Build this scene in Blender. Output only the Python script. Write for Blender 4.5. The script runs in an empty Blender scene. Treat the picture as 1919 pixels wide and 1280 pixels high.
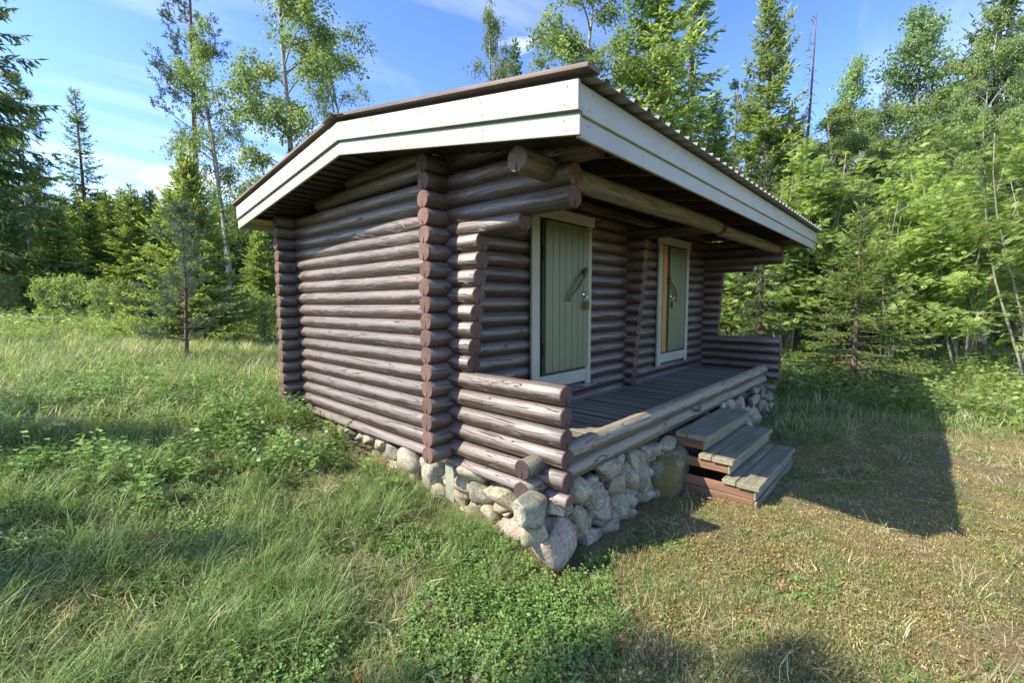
import bpy, bmesh, math, random
import numpy as np
from mathutils import Vector, Matrix, noise, Euler
rnd = random.Random(7)
RS = np.random.RandomState(11)
PI = math.pi
sc = bpy.context.scene
COL = sc.collection

# ------------------------------------------------------------------ camera, sky, sun, exposure
F_PX, YAW, PITCH, ROLL = 851.9, 0.8338, -0.0832, -0.0024
CAM = Vector((-2.5332, -3.0090, 1.2639))
cy, sy, cp, sp = math.cos(YAW), math.sin(YAW), math.cos(PITCH), math.sin(PITCH)
FW = Vector((sy*cp, cy*cp, sp)); RT = Vector((cy, -sy, 0)); UP = RT.cross(FW)
_c, _s = math.cos(ROLL), math.sin(ROLL)
RT, UP = (RT*_c + UP*_s), (UP*_c - RT*_s)
cam = bpy.data.cameras.new('camera'); camo = bpy.data.objects.new('camera', cam); COL.objects.link(camo)
cam.sensor_width = 36; cam.lens = 36*F_PX/1919
cam.clip_start = .05; cam.clip_end = 2000
cam.dof.use_dof = True; cam.dof.focus_distance = 4.2; cam.dof.aperture_fstop = 4.0
M = Matrix.Identity(4)
for i in range(3):
    M[i][0] = RT[i]; M[i][1] = UP[i]; M[i][2] = -FW[i]; M[i][3] = CAM[i]
camo.matrix_world = M
sc.camera = camo

SUN = Vector((-2.9, 1.6, 2.97)).normalized()
SUN_EL = math.asin(SUN.z); SUN_AZ = math.atan2(SUN.x, SUN.y)     # azimuth from +Y towards +X
world = bpy.data.worlds.new('World'); sc.world = world; world.use_nodes = True
def N(nt, t, **kw):
    n = nt.nodes.new(t)
    for k, v in kw.items():
        if k.startswith('_'): setattr(n, k[1:], v)
        else:
            s = n.inputs[int(k[1:])] if k[0] == 'i' and k[1:].isdigit() else n.inputs[k]
            if isinstance(v, bpy.types.NodeSocket): nt.links.new(v, s)
            else: s.default_value = v
    return n
def ramp(nt, fac, stops, interp='LINEAR'):
    n = nt.nodes.new('ShaderNodeValToRGB'); nt.links.new(fac, n.inputs[0])
    cr = n.color_ramp; cr.interpolation = interp
    while len(cr.elements) < len(stops): cr.elements.new(.5)
    for e, (p, c) in zip(cr.elements, stops):
        e.position = p; e.color = (c, c, c, 1) if isinstance(c, (int, float)) else (*c, 1)
    return n.outputs[0]
def mix(nt, fac, a, b, blend='MIX'):
    n = nt.nodes.new('ShaderNodeMix'); n.data_type = 'RGBA'; n.blend_type = blend
    for v, s in ((fac, n.inputs[0]), (a, n.inputs[6]), (b, n.inputs[7])):
        if isinstance(v, bpy.types.NodeSocket): nt.links.new(v, s)
        elif isinstance(v, (tuple, list)): s.default_value = (*v, 1)
        else: s.default_value = v
    return n.outputs[2]
def math_(nt, op, a, b=0.0, clamp=False):
    n = nt.nodes.new('ShaderNodeMath'); n.operation = op; n.use_clamp = clamp
    for v, s in ((a, n.inputs[0]), (b, n.inputs[1])):
        if isinstance(v, bpy.types.NodeSocket): nt.links.new(v, s)
        else: s.default_value = v
    return n.outputs[0]
nt = world.node_tree; nt.nodes.clear()
sky = N(nt, 'ShaderNodeTexSky', _sky_type='NISHITA', _sun_disc=False, _sun_elevation=SUN_EL, _sun_rotation=SUN_AZ,
        _altitude=100, _air_density=1.0, _dust_density=0.6, _ozone_density=2.2)
tc = N(nt, 'ShaderNodeTexCoord')
sep = N(nt, 'ShaderNodeSeparateXYZ', Vector=tc.outputs['Generated'])
# clouds: high wisps projected on a flat layer, plus low cumulus banks near the horizon
zc = math_(nt, 'MAXIMUM', sep.outputs[2], .06)
px_ = math_(nt, 'DIVIDE', sep.outputs[0], zc); py_ = math_(nt, 'DIVIDE', sep.outputs[1], zc)
cv = N(nt, 'ShaderNodeCombineXYZ', X=px_, Y=py_)
mp = N(nt, 'ShaderNodeMapping', Vector=cv.outputs[0], Rotation=(0, 0, math.radians(38)), Scale=(.16, .62, 1), Location=(.35, 1.9, 0))
w1 = N(nt, 'ShaderNodeTexNoise', Vector=mp.outputs[0], Scale=1.5, Detail=9, Roughness=.56, Distortion=.5)
wisp = ramp(nt, w1.outputs[0], [(.50, 0.0), (.80, .55)])
mp2 = N(nt, 'ShaderNodeMapping', Vector=tc.outputs['Generated'], Scale=(1, 1, 2.6), Location=(3.1, 1.2, .4))
c1 = N(nt, 'ShaderNodeTexNoise', Vector=mp2.outputs[0], Scale=3.6, Detail=8, Roughness=.5)
low = ramp(nt, sep.outputs[2], [(.0, .16), (.20, .10), (.36, -.08 + .08), (.6, 0)])
cm = ramp(nt, math_(nt, 'ADD', c1.outputs[0], low), [(.66, 0.0), (.76, .85)])
cl = math_(nt, 'MAXIMUM', wisp, cm)
skb = N(nt, 'ShaderNodeGamma', Color=mix(nt, 1.0, sky.outputs[0], (.20, .20, .20), 'MULTIPLY'), Gamma=1.32)
skyb = mix(nt, 1.0, skb.outputs[0], (3.55, 3.75, 4.75), 'MULTIPLY')
skyc = mix(nt, cl, skyb, (4.1, 4.4, 4.9))
bg = N(nt, 'ShaderNodeBackground', Color=skyc, Strength=.15)
wo = N(nt, 'ShaderNodeOutputWorld', Surface=bg.outputs[0])

sun = bpy.data.lights.new('sun', 'SUN'); sun.energy = 3.4; sun.angle = math.radians(.55); sun.color = (1.0, .94, .85)
suno = bpy.data.objects.new('sun', sun); COL.objects.link(suno); suno.location = SUN*30
suno.rotation_euler = (-SUN).to_track_quat('-Z', 'Y').to_euler()
sc.view_settings.view_transform = 'Standard'; sc.view_settings.look = 'None'
sc.view_settings.gamma = 1; sc.view_settings.use_curve_mapping = False; sc.view_settings.exposure = 1.62
sc.view_settings.use_white_balance = True; sc.view_settings.white_balance_temperature = 6950; sc.view_settings.white_balance_tint = 5
sc.cycles.use_denoising = True
sc.cycles.max_bounces = 7; sc.cycles.diffuse_bounces = 4; sc.cycles.glossy_bounces = 2; sc.cycles.transmission_bounces = 4
sc.cycles.transparent_max_bounces = 4; sc.cycles.caustics_reflective = False; sc.cycles.caustics_refractive = False

# ------------------------------------------------------------------ helpers
def ray(u, v): return FW + RT*((u-959.5)/F_PX) - UP*((v-640)/F_PX)
def hit(u, v, ax, val):
    d = ray(u, v); return CAM + d*((val-CAM[ax])/d[ax])
def at(u, v, depth):
    return CAM + ray(u, v)*depth
def interp(x, xs, ys): return float(np.interp(x, xs, ys))
GY = [-60, -4, -1.2, 0, 1.5, 3, 6, 10, 20, 40, 80, 400]; GZ = [-.5, -.52, -.58, -.48, -.30, -.08, .08, .22, .55, .95, 1.25, 1.5]
RX = [0, 3, 8, 20, 60, 400]; RW = [0, .35, .72, .85, .6, .3]
def ground_z_np(x, y):
    f = np.interp(y, GY, GZ); w = np.interp(x, RX, RW)
    z = f*(1-w) + (-.55 + np.clip((x-8)*.012, 0, .6))*w
    z += np.clip((-x-1.0)*.05, 0, .15)*np.clip((y+3.2)/3.0, 0, 1)
    far = np.clip((np.hypot(x+1, y+1)-4)/10, 0, 1)
    z += far*(.06*np.sin(x*.9+1.3)*np.cos(y*.75+.4) + .05*np.sin(x*.37-y*.53))
    z += .014*np.sin(x*3.1+y*1.3)*np.cos(y*2.7-x) + .008*np.sin(7*x+2)*np.sin(6.3*y)
    return z
def gz(x, y): return float(ground_z_np(np.array([x]), np.array([y]))[0])
def gpt(u, v):
    """point where the view ray through a pixel meets the terrain"""
    d = ray(u, v); t = .5
    for i in range(4000):
        p = CAM + d*t
        if p.z < gz(p.x, p.y): return p
        t *= 1.004
    return CAM + d*60
def setp(o, label=None, cat=None, group=None, kind=None):
    if label: o['label'] = label
    if cat: o['category'] = cat
    if group: o['group'] = group
    if kind: o['kind'] = kind
    return o
def empty(name, loc=(0, 0, 0), rz=0, **kw):
    o = bpy.data.objects.new(name, None); COL.objects.link(o); o.location = loc; o.rotation_euler = (0, 0, rz)
    o.empty_display_size = .2
    return setp(o, **kw)
def link(name, me, parent=None, mat=None, loc=None, rot=None, **kw):
    o = bpy.data.objects.new(name, me); COL.objects.link(o)
    if mat:
        for m in (mat if isinstance(mat, (list, tuple)) else [mat]):
            if m.name not in [x.name for x in me.materials if x]: me.materials.append(m)
    if parent: o.parent = parent
    if loc is not None: o.location = loc
    if rot is not None: o.rotation_euler = rot
    return setp(o, **kw)
def mesh_np(name, V, Fq, smooth=False, attr=None, nv=None):
    """V (n,3), Fq (m,k) all faces with the same k"""
    me = bpy.data.meshes.new(name)
    V = np.asarray(V, dtype=np.float32); Fq = np.asarray(Fq, dtype=np.int32)
    m, k = Fq.shape
    me.vertices.add(len(V)); me.vertices.foreach_set('co', V.ravel())
    me.loops.add(m*k); me.loops.foreach_set('vertex_index', Fq.ravel())
    me.polygons.add(m); me.polygons.foreach_set('loop_start', np.arange(m, dtype=np.int32)*k)
    me.polygons.foreach_set('use_smooth', np.full(m, bool(smooth)))
    if attr is not None:
        a = me.attributes.new('tint', 'FLOAT', 'POINT'); a.data.foreach_set('value', np.asarray(attr, dtype=np.float32))
    me.update(calc_edges=True); me.validate()
    return me
def bm_mesh(name, bm, smooth=None):
    me = bpy.data.meshes.new(name); bm.to_mesh(me); bm.free()
    if smooth is not None: me.polygons.foreach_set('use_smooth', [smooth]*len(me.polygons))
    return me
def box_me(name, sx, sy_, sz, bev=.004, seg=1):
    """box centred at origin with bevelled edges; long axis free"""
    bm = bmesh.new(); bmesh.ops.create_cube(bm, size=1)
    bmesh.ops.scale(bm, vec=(sx, sy_, sz), verts=bm.verts)
    if bev: bmesh.ops.bevel(bm, geom=bm.edges[:], offset=bev, segments=seg, affect='EDGES')
    return bm_mesh(name, bm)
def board(name, a, b, mat, parent, bev=.004, **kw):
    """axis aligned board between corners a and b"""
    a = Vector(a); b = Vector(b); s = b-a
    me = box_me(name, abs(s.x), abs(s.y), abs(s.z), min(bev, .3*min(abs(s.x), abs(s.y), abs(s.z))))
    return link(name, me, parent, mat, (a+b)/2, **kw)
def beam(name, p0, p1, w, t, mat, parent, upv=(0, 0, 1), bev=.003, **kw):
    """board from p0 to p1: w = size along 'up', t = thickness"""
    p0, p1 = Vector(p0), Vector(p1); x = (p1-p0); L = x.length; x.normalize()
    y = Vector(upv).cross(x).normalized(); z = x.cross(y)
    o = link(name, box_me(name, L, t, w, bev), parent, mat, **kw)
    R = Matrix((x, y, z)).transposed().to_4x4(); R.translation = (p0+p1)/2
    o.matrix_local = R
    return o
def tube_np(pts, rad, n=8, cap=True):
    """tube along a polyline; returns V, F(quads)"""
    pts = [Vector(p) for p in pts]; V = []; Fs = []
    t0 = (pts[1]-pts[0]).normalized(); ref = Vector((0, 0, 1)) if abs(t0.z) < .8 else Vector((1, 0, 0))
    a = ref.cross(t0).normalized()
    for i, p in enumerate(pts):
        t = (pts[min(i+1, len(pts)-1)]-pts[max(i-1, 0)]).normalized()
        a = (a - t*a.dot(t)).normalized(); b = t.cross(a)
        for j in range(n):
            an = 2*PI*j/n; V.append(p + (a*math.cos(an)+b*math.sin(an))*rad[i])
    for i in range(len(pts)-1):
        for j in range(n):
            k = (j+1) % n; Fs.append((i*n+j, i*n+k, (i+1)*n+k, (i+1)*n+j))
    if cap:
        for base, p in ((0, pts[0]), ((len(pts)-1)*n, pts[-1])):
            c = len(V); V.append(p)
            for j in range(0, n, 2):
                q = (base+j, base+(j+1) % n, base+(j+2) % n)
                Fs.append((q[0], q[1], q[2], c) if base else (q[2], q[1], q[0], c))
    return V, Fs
class Acc:
    def __init__(s): s.V = []; s.F = []; s.A = []; s.n = 0
    def add(s, V, Fs, a=0.5):
        s.V.append(np.array([tuple(v) for v in V], dtype=np.float32) if not isinstance(V, np.ndarray) else V)
        s.F.append(np.array(Fs, dtype=np.int32)+s.n); n = len(V); s.n += n
        s.A.append(np.full(n, a, dtype=np.float32) if np.isscalar(a) else a)
    def mesh(s, name, smooth=False):
        return mesh_np(name, np.concatenate(s.V), np.concatenate(s.F), smooth, np.concatenate(s.A))

# ------------------------------------------------------------------ materials
MATS = {}
def new_mat(name):
    m = bpy.data.materials.new(name); m.use_nodes = True; nt = m.node_tree; nt.nodes.clear(); MATS[name] = m
    return m, nt
def finish(nt, color, rough=.6, bump=None, bstr=.3, bdist=.01, spec=.5, metal=0.0, coat=0.0):
    b = N(nt, 'ShaderNodeBsdfPrincipled')
    for k, v in (('Base Color', color), ('Roughness', rough), ('Specular IOR Level', spec), ('Metallic', metal), ('Coat Weight', coat)):
        if isinstance(v, bpy.types.NodeSocket): nt.links.new(v, b.inputs[k])
        elif isinstance(v, tuple): b.inputs[k].default_value = (*v, 1)
        else: b.inputs[k].default_value = v
    if bump is not None:
        bn = N(nt, 'ShaderNodeBump', Height=bump, Strength=bstr, Distance=bdist); nt.links.new(bn.outputs[0], b.inputs['Normal'])
    o = N(nt, 'ShaderNodeOutputMaterial', Surface=b.outputs[0]); return b
def objco(nt, scale=(1, 1, 1), rand=True):
    tc = N(nt, 'ShaderNodeTexCoord'); oi = N(nt, 'ShaderNodeObjectInfo')
    if rand:
        r = math_(nt, 'MULTIPLY', oi.outputs['Random'], 37.0)
        cv = N(nt, 'ShaderNodeCombineXYZ', X=r, Y=r, Z=r)
        ad = N(nt, 'ShaderNodeVectorMath', _operation='ADD', i0=tc.outputs['Object'], i1=cv.outputs[0]); src = ad.outputs[0]
    else: src = tc.outputs['Object']
    mp = N(nt, 'ShaderNodeMapping', Vector=src, Scale=scale)
    return mp.outputs[0], src, oi.outputs['Random'], tc.outputs['Object']

def mat_log(name, dark, mid, pale, rough=(.34, .6), weather=.75, spec=.6):
    m, nt = new_mat(name)
    v, src, r, raw = objco(nt, (1.6, 34, 34))
    g = N(nt, 'ShaderNodeTexNoise', Vector=v, Scale=1.0, Detail=7, Roughness=.62, Distortion=.4)
    g2v = N(nt, 'ShaderNodeMapping', Vector=src, Scale=(2.2, 4, 4))
    g2 = N(nt, 'ShaderNodeTexNoise', Vector=g2v.outputs[0], Scale=1.3, Detail=5, Roughness=.6, Distortion=1.2)
    fine = N(nt, 'ShaderNodeMapping', Vector=src, Scale=(7, 120, 120))
    g3 = N(nt, 'ShaderNodeTexNoise', Vector=fine.outputs[0], Scale=1.0, Detail=3)
    base = ramp(nt, g.outputs[0], [(.30, dark), (.50, mid), (.70, tuple(min(1, c*1.6) for c in mid))])
    # weathered grey on the rain side of each log (a worn finish with ragged edges)
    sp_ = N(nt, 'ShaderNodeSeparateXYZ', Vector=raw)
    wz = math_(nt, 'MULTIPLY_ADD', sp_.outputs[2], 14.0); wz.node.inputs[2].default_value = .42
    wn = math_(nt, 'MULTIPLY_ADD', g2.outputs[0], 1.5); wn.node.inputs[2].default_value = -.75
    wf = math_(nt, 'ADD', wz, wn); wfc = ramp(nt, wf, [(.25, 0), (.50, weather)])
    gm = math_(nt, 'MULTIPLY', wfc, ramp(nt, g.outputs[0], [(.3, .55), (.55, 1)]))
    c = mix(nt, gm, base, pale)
    rb = math_(nt, 'MULTIPLY_ADD', r, .34); rb.node.inputs[2].default_value = .83
    hs = N(nt, 'ShaderNodeHueSaturation', Value=rb, Color=c)
    # knots
    kv = N(nt, 'ShaderNodeMapping', Vector=src, Scale=(2.6, 9, 9))
    vo = N(nt, 'ShaderNodeTexVoronoi', Vector=kv.outputs[0], Scale=1.0, Randomness=1)
    kn = ramp(nt, vo.outputs['Distance'], [(.07, 1), (.13, 0)])
    c2 = mix(nt, math_(nt, 'MULTIPLY', kn, .6), hs.outputs[0], (.075, .04, .02))
    # drying cracks
    cr = N(nt, 'ShaderNodeTexNoise', Vector=N(nt, 'ShaderNodeMapping', Vector=src, Scale=(1.1, 15, 15)).outputs[0], Scale=1.0, Detail=2, Distortion=.6)
    ck = ramp(nt, math_(nt, 'ABSOLUTE', math_(nt, 'SUBTRACT', cr.outputs[0], .5)), [(.0, 1), (.009, 0)])
    c3 = mix(nt, math_(nt, 'MULTIPLY', ck, .75), c2, (.02, .014, .012))
    hgt = math_(nt, 'SUBTRACT', math_(nt, 'ADD', math_(nt, 'MULTIPLY', g.outputs[0], .6), math_(nt, 'MULTIPLY', g3.outputs[0], .35)), math_(nt, 'MULTIPLY', ck, 1.2))
    rr = ramp(nt, math_(nt, 'ADD', math_(nt, 'MULTIPLY', g2.outputs[0], .5), math_(nt, 'MULTIPLY', g.outputs[0], .5)), [(.35, rough[0]), (.65, rough[1])])
    finish(nt, c3, rr, hgt, .8, .009, spec)
    return m
M_LOG = mat_log('stained_log', (.016, .009, .006), (.056, .028, .018), (.185, .145, .125), (.40, .54), .70, 1.0)
M_LOGP = mat_log('weathered_porch_log', (.05, .038, .024), (.14, .11, .07), (.30, .265, .19), (.42, .7), .8, .6)
def mat_end(name, a, b):
    m, nt = new_mat(name)
    v, src, r, raw = objco(nt, (1, 1, 1))
    s = N(nt, 'ShaderNodeSeparateXYZ', Vector=raw)
    n1 = N(nt, 'ShaderNodeTexNoise', Vector=src, Scale=22, Detail=3)
    yz = N(nt, 'ShaderNodeCombineXYZ', X=0.0, Y=s.outputs[1], Z=s.outputs[2])
    ln = N(nt, 'ShaderNodeVectorMath', _operation='LENGTH', i0=yz.outputs[0])
    rg = math_(nt, 'SINE', math_(nt, 'ADD', math_(nt, 'MULTIPLY', ln.outputs['Value'], 520.0), math_(nt, 'MULTIPLY', n1.outputs[0], 9.0)))
    rg = math_(nt, 'MULTIPLY_ADD', rg, .5); rg.node.inputs[2].default_value = .5
    n2 = N(nt, 'ShaderNodeTexNoise', Vector=src, Scale=9, Detail=5, Roughness=.7)
    n3 = N(nt, 'ShaderNodeTexNoise', Vector=src, Scale=160, Detail=2)
    # radial checks
    an = N(nt, 'ShaderNodeMath', _operation='ARCTAN2', i0=s.outputs[1], i1=s.outputs[2])
    va = N(nt, 'ShaderNodeCombineXYZ', X=math_(nt, 'MULTIPLY', an.outputs[0], 1.9), Y=math_(nt, 'MULTIPLY', r, 50.0), Z=math_(nt, 'MULTIPLY', ln.outputs['Value'], 7.0))
    n4 = N(nt, 'ShaderNodeTexNoise', Vector=va.outputs[0], Scale=1.5, Detail=1)
    ck = ramp(nt, math_(nt, 'ABSOLUTE', math_(nt, 'SUBTRACT', n4.outputs[0], .52)), [(0, 1), (.03, 0)])
    f = math_(nt, 'ADD', math_(nt, 'MULTIPLY', rg, .3), math_(nt, 'MULTIPLY', n2.outputs[0], .8))
    c = mix(nt, ramp(nt, f, [(.2, 0), (.9, 1)]), a, b)
    c = mix(nt, math_(nt, 'MULTIPLY', ck, .6), c, (.03, .02, .018))
    rb = math_(nt, 'MULTIPLY_ADD', r, .5); rb.node.inputs[2].default_value = .75
    hs = N(nt, 'ShaderNodeHueSaturation', Value=rb, Color=c)
    hh = math_(nt, 'SUBTRACT', math_(nt, 'ADD', math_(nt, 'MULTIPLY', rg, .3), n3.outputs[0]), ck)
    finish(nt, hs.outputs[0], .75, hh, .5, .004, .3)
    return m
M_END = mat_end('log_end_grain', (.065, .036, .028), (.22, .125, .098))
M_ENDD = mat_end('dark_stained_end_grain', (.035, .024, .024), (.10, .068, .062))
M_ENDP = mat_end('weathered_end_grain', (.12, .085, .06), (.24, .19, .14))

def mat_paint(name, col, dirt=(.35, .31, .2), rough=.45, vscale=(3, 60, 60), dirtamt=.35, var=.06):
    m, nt = new_mat(name)
    v, src, r, raw = objco(nt, vscale)
    g = N(nt, 'ShaderNodeTexNoise', Vector=v, Scale=1.0, Detail=4, Roughness=.6)
    n2 = N(nt, 'ShaderNodeTexNoise', Vector=src, Scale=2.6, Detail=6, Roughness=.65)
    n3 = N(nt, 'ShaderNodeTexNoise', Vector=src, Scale=38, Detail=3, Roughness=.6)
    d = math_(nt, 'MULTIPLY', ramp(nt, n2.outputs[0], [(.45, 0), (.8, 1)]), dirtamt)
    c = mix(nt, d, col, dirt)
    sp2 = ramp(nt, n3.outputs[0], [(.70, 0), (.76, 1)])
    c = mix(nt, math_(nt, 'MULTIPLY', sp2, .45), c, tuple(x*.45 for x in dirt))
    rb = math_(nt, 'MULTIPLY_ADD', r, var*2); rb.node.inputs[2].default_value = 1-var
    hs = N(nt, 'ShaderNodeHueSaturation', Value=rb, Color=c)
    finish(nt, hs.outputs[0], rough, g.outputs[0], .35, .003, .45)
    return m
M_WHITE = mat_paint('cream_white_paint', (.385, .375, .31), (.24, .205, .12), .5, dirtamt=.5)
M_GREEN = mat_paint('green_door_paint', (.16, .175, .095), (.10, .12, .07), .42, (60, 60, 3), .35)
M_DGREEN = mat_paint('dark_green_edge_paint', (.055, .085, .045), (.05, .05, .03), .5, (60, 60, 3), .3)

def mat_wood(name, a, b, c_, axis=0, rough=.7, green=0.0, var=.18, gs=(1.4, 34)):
    m, nt = new_mat(name)
    sc_ = [gs[1]]*3; sc_[axis] = gs[0]
    v, src, r, raw = objco(nt, tuple(sc_))
    g = N(nt, 'ShaderNodeTexNoise', Vector=v, Scale=1.0, Detail=7, Roughness=.65, Distortion=.8)
    n2 = N(nt, 'ShaderNodeTexNoise', Vector=src, Scale=3.2, Detail=6, Roughness=.7)
    c = ramp(nt, g.outputs[0], [(.28, a), (.5, b), (.75, c_)])
    if green: c = mix(nt, math_(nt, 'MULTIPLY', ramp(nt, n2.outputs[0], [(.46, 0), (.66, 1)]), green), c, (.13, .135, .05))
    rb = math_(nt, 'MULTIPLY_ADD', r, var*2); rb.node.inputs[2].default_value = 1-var
    hs = N(nt, 'ShaderNodeHueSaturation', Value=rb, Color=c)
    finish(nt, hs.outputs[0], rough, g.outputs[0], .55, .005, .35)
    return m
M_DECK = mat_wood('grey_deck_wood', (.10, .088, .062), (.22, .195, .145), (.35, .32, .25), 1, .62)
M_STEP = mat_wood('grey_step_wood', (.10, .088, .058), (.22, .20, .14), (.34, .315, .23), 0, .72, .55)
M_RED = mat_wood('red_brown_board', (.09, .042, .024), (.17, .088, .052), (.26, .155, .10), 1, .6)
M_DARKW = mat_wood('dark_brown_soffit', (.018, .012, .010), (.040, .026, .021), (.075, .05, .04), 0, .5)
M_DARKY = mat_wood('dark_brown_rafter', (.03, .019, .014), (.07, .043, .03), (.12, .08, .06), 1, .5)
M_CAP = mat_wood('brown_cap_board', (.07, .045, .036), (.15, .105, .085), (.25, .19, .16), 0, .6)
M_PINE = mat_wood('bare_orange_pine', (.30, .13, .028), (.48, .23, .05), (.58, .31, .09), 2, .5, 0, .05, (1.5, 22))
M_PLY = mat_wood('bare_eave_board', (.20, .13, .05), (.33, .24, .11), (.45, .34, .17), 1, .6)
M_STICK = mat_wood('peeled_branch', (.13, .10, .055), (.25, .20, .12), (.34, .28, .18), 2, .5)
def mat_simple(name, col, rough=.5, metal=0.0, nsc=20, amt=.25, spec=.5):
    m, nt = new_mat(name)
    v, src, r, raw = objco(nt, (1, 1, 1))
    n = N(nt, 'ShaderNodeTexNoise', Vector=src, Scale=nsc, Detail=5)
    c = mix(nt, ramp(nt, n.outputs[0], [(.3, 0), (.7, 1)]), tuple(x*(1-amt) for x in col), tuple(min(1, x*(1+amt)) for x in col))
    finish(nt, c, rough, n.outputs[0], .2, .003, spec, metal)
    return m
M_SHEET = mat_simple('painted_roof_steel', (.20, .19, .165), .42, 0, 6, .12)
M_STEEL = mat_simple('galvanised_steel', (.75, .75, .74), .25, .9, 30, .1)
M_BRASS = mat_simple('worn_brass', (.30, .155, .045), .42, .35, 60, .2)
M_IRON = mat_simple('dark_iron', (.05, .05, .045), .5, .5)
M_BLACK = mat_simple('black_lettering', (.012, .012, .012), .5)
M_DARK = mat_simple('dark_interior', (.01, .009, .008), .9)
M_GAPSHADE = mat_simple('gap_shade_board_edge', (.022, .017, .013), .9, 0, 12, .3)  # near-black tone standing in for shade between deck boards
M_CONC = mat_simple('pale_concrete', (.26, .255, .19), .85, 0, 9, .15)

def mat_stone(name, tones, lichen, moss=0.0):
    m, nt = new_mat(name)
    v, src, r, raw = objco(nt, (1, 1, 1))
    n1 = N(nt, 'ShaderNodeTexNoise', Vector=src, Scale=6, Detail=8, Roughness=.68, Distortion=.4)
    n2 = N(nt, 'ShaderNodeTexNoise', Vector=src, Scale=55, Detail=5, Roughness=.75)
    n3 = N(nt, 'ShaderNodeTexNoise', Vector=src, Scale=4.2, Detail=7, Roughness=.72)
    vo = N(nt, 'ShaderNodeTexVoronoi', Vector=src, Scale=85)
    a = ramp(nt, n1.outputs[0], [(.28, tones[0]), (.5, tones[1]), (.72, tones[2])])
    rc = ramp(nt, r, [(0, (.92, .86, .80)), (.3, (1.0, .98, .92)), (.6, (.9, .93, .95)), (.85, (1.12, 1.0, .88)), (1, (.8, .8, .8))])
    a = mix(nt, 1.0, a, rc, 'MULTIPLY')
    sp_ = ramp(nt, n2.outputs[0], [(.36, .38), (.5, 1), (.68, 1.45)])
    a = mix(nt, .85, a, sp_, 'MULTIPLY')
    l = ramp(nt, n3.outputs[0], [(.56, 0), (.63, 1)])
    a = mix(nt, math_(nt, 'MULTIPLY', l, .65), a, lichen)
    if moss:
        n5 = N(nt, 'ShaderNodeTexNoise', Vector=src, Scale=3.1, Detail=6, Roughness=.7)
        a = mix(nt, math_(nt, 'MULTIPLY', ramp(nt, n5.outputs[0], [(.50, 0), (.56, 1)]), moss), a, mix(nt, n2.outputs[0], (.06, .05, .012), (.24, .20, .05)))
    h = math_(nt, 'ADD', math_(nt, 'MULTIPLY', n1.outputs[0], 1.6), math_(nt, 'MULTIPLY', n2.outputs[0], .5))
    finish(nt, a, .85, h, .9, .012, .3)
    return m
M_STONE = mat_stone('granite_fieldstone', ((.13, .11, .078), (.34, .30, .22), (.54, .49, .38)), (.26, .28, .14))
M_STONER = mat_stone('reddish_lichen_stone', ((.18, .125, .10), (.33, .27, .225), (.45, .40, .35)), (.22, .065, .04))
M_STONEM = mat_stone('mossy_boulder', ((.14, .115, .08), (.25, .22, .17), (.34, .31, .25)), (.16, .13, .05), .9)
M_STONEB = mat_stone('grey_banded_stone', ((.11, .105, .08), (.25, .24, .185), (.38, .365, .29)), (.13, .16, .09))

def mat_leaf(name, c0, c1, c2, trans=.45, rough=.5, rand=.25):
    m, nt = new_mat(name)
    at_ = N(nt, 'ShaderNodeAttribute', _attribute_name='tint'); oi = N(nt, 'ShaderNodeObjectInfo')
    c = ramp(nt, at_.outputs['Fac'], [(0, c0), (.5, c1), (1, c2)])
    rb = math_(nt, 'MULTIPLY_ADD', oi.outputs['Random'], rand*2); rb.node.inputs[2].default_value = 1-rand
    hs = N(nt, 'ShaderNodeHueSaturation', Value=rb, Color=c)
    d = N(nt, 'ShaderNodeBsdfPrincipled', Roughness=rough); nt.links.new(hs.outputs[0], d.inputs['Base Color'])
    d.inputs['Specular IOR Level'].default_value = .35
    tcol = mix(nt, 1.0, hs.outputs[0], (1.25, 1.3, .72), 'MULTIPLY')
    t = N(nt, 'ShaderNodeBsdfTranslucent', Color=tcol)
    mx = N(nt, 'ShaderNodeMixShader', Fac=trans, i1=d.outputs[0], i2=t.outputs[0])
    N(nt, 'ShaderNodeOutputMaterial', Surface=mx.outputs[0])
    return m
L_SPR = mat_leaf('dark_spruce_needles', (.115, .175, .085), (.225, .305, .125), (.40, .47, .18), .5)
L_SPRY = mat_leaf('fresh_spruce_needles', (.16, .22, .075), (.34, .42, .13), (.55, .60, .20), .5)
L_PINE = mat_leaf('pine_needles', (0.05, 0.085, 0.055), (0.1, 0.15, 0.09), (0.17, 0.22, 0.12), 0.25)
L_BIRCH = mat_leaf('birch_leaves', (.11, .16, .06), (.21, .28, .10), (.34, .40, .155), .48)
L_ASPEN = mat_leaf('aspen_leaves', (.12, .19, .10), (.23, .32, .16), (.35, .44, .22), .48)
L_ROWAN = mat_leaf('rowan_leaves', (.13, .19, .055), (.28, .37, .12), (.46, .53, .21), .5)
L_BUSH = mat_leaf('shrub_leaves', (0.15, 0.21, 0.07), (0.27, 0.35, 0.11), (0.4, 0.47, 0.18), 0.5)
L_GRASS = mat_leaf('green_grass_blade', (0.085, 0.14, 0.04), (0.17, 0.255, 0.075), (0.33, 0.4, 0.17), 0.4)
L_MEADOW = mat_leaf('pale_meadow_blade', (.20, .22, .08), (.38, .38, .18), (.55, .53, .33), .4)
L_MOSS = mat_leaf('golden_moss', (.16, .13, .045), (.33, .265, .095), (.48, .42, .18), .3)
L_DRY = mat_leaf('straw_grass_blade', (0.26, 0.2, 0.1), (0.46, 0.39, 0.23), (0.64, 0.58, 0.41), 0.35)
L_HERB = mat_leaf('ground_herb_leaf', (0.08, 0.15, 0.04), (0.17, 0.28, 0.075), (0.28, 0.39, 0.12), 0.38)
L_LITTER = mat_leaf('fallen_leaf', (.16, .08, .035), (.34, .22, .13), (.52, .42, .32), 0.15)
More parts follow.
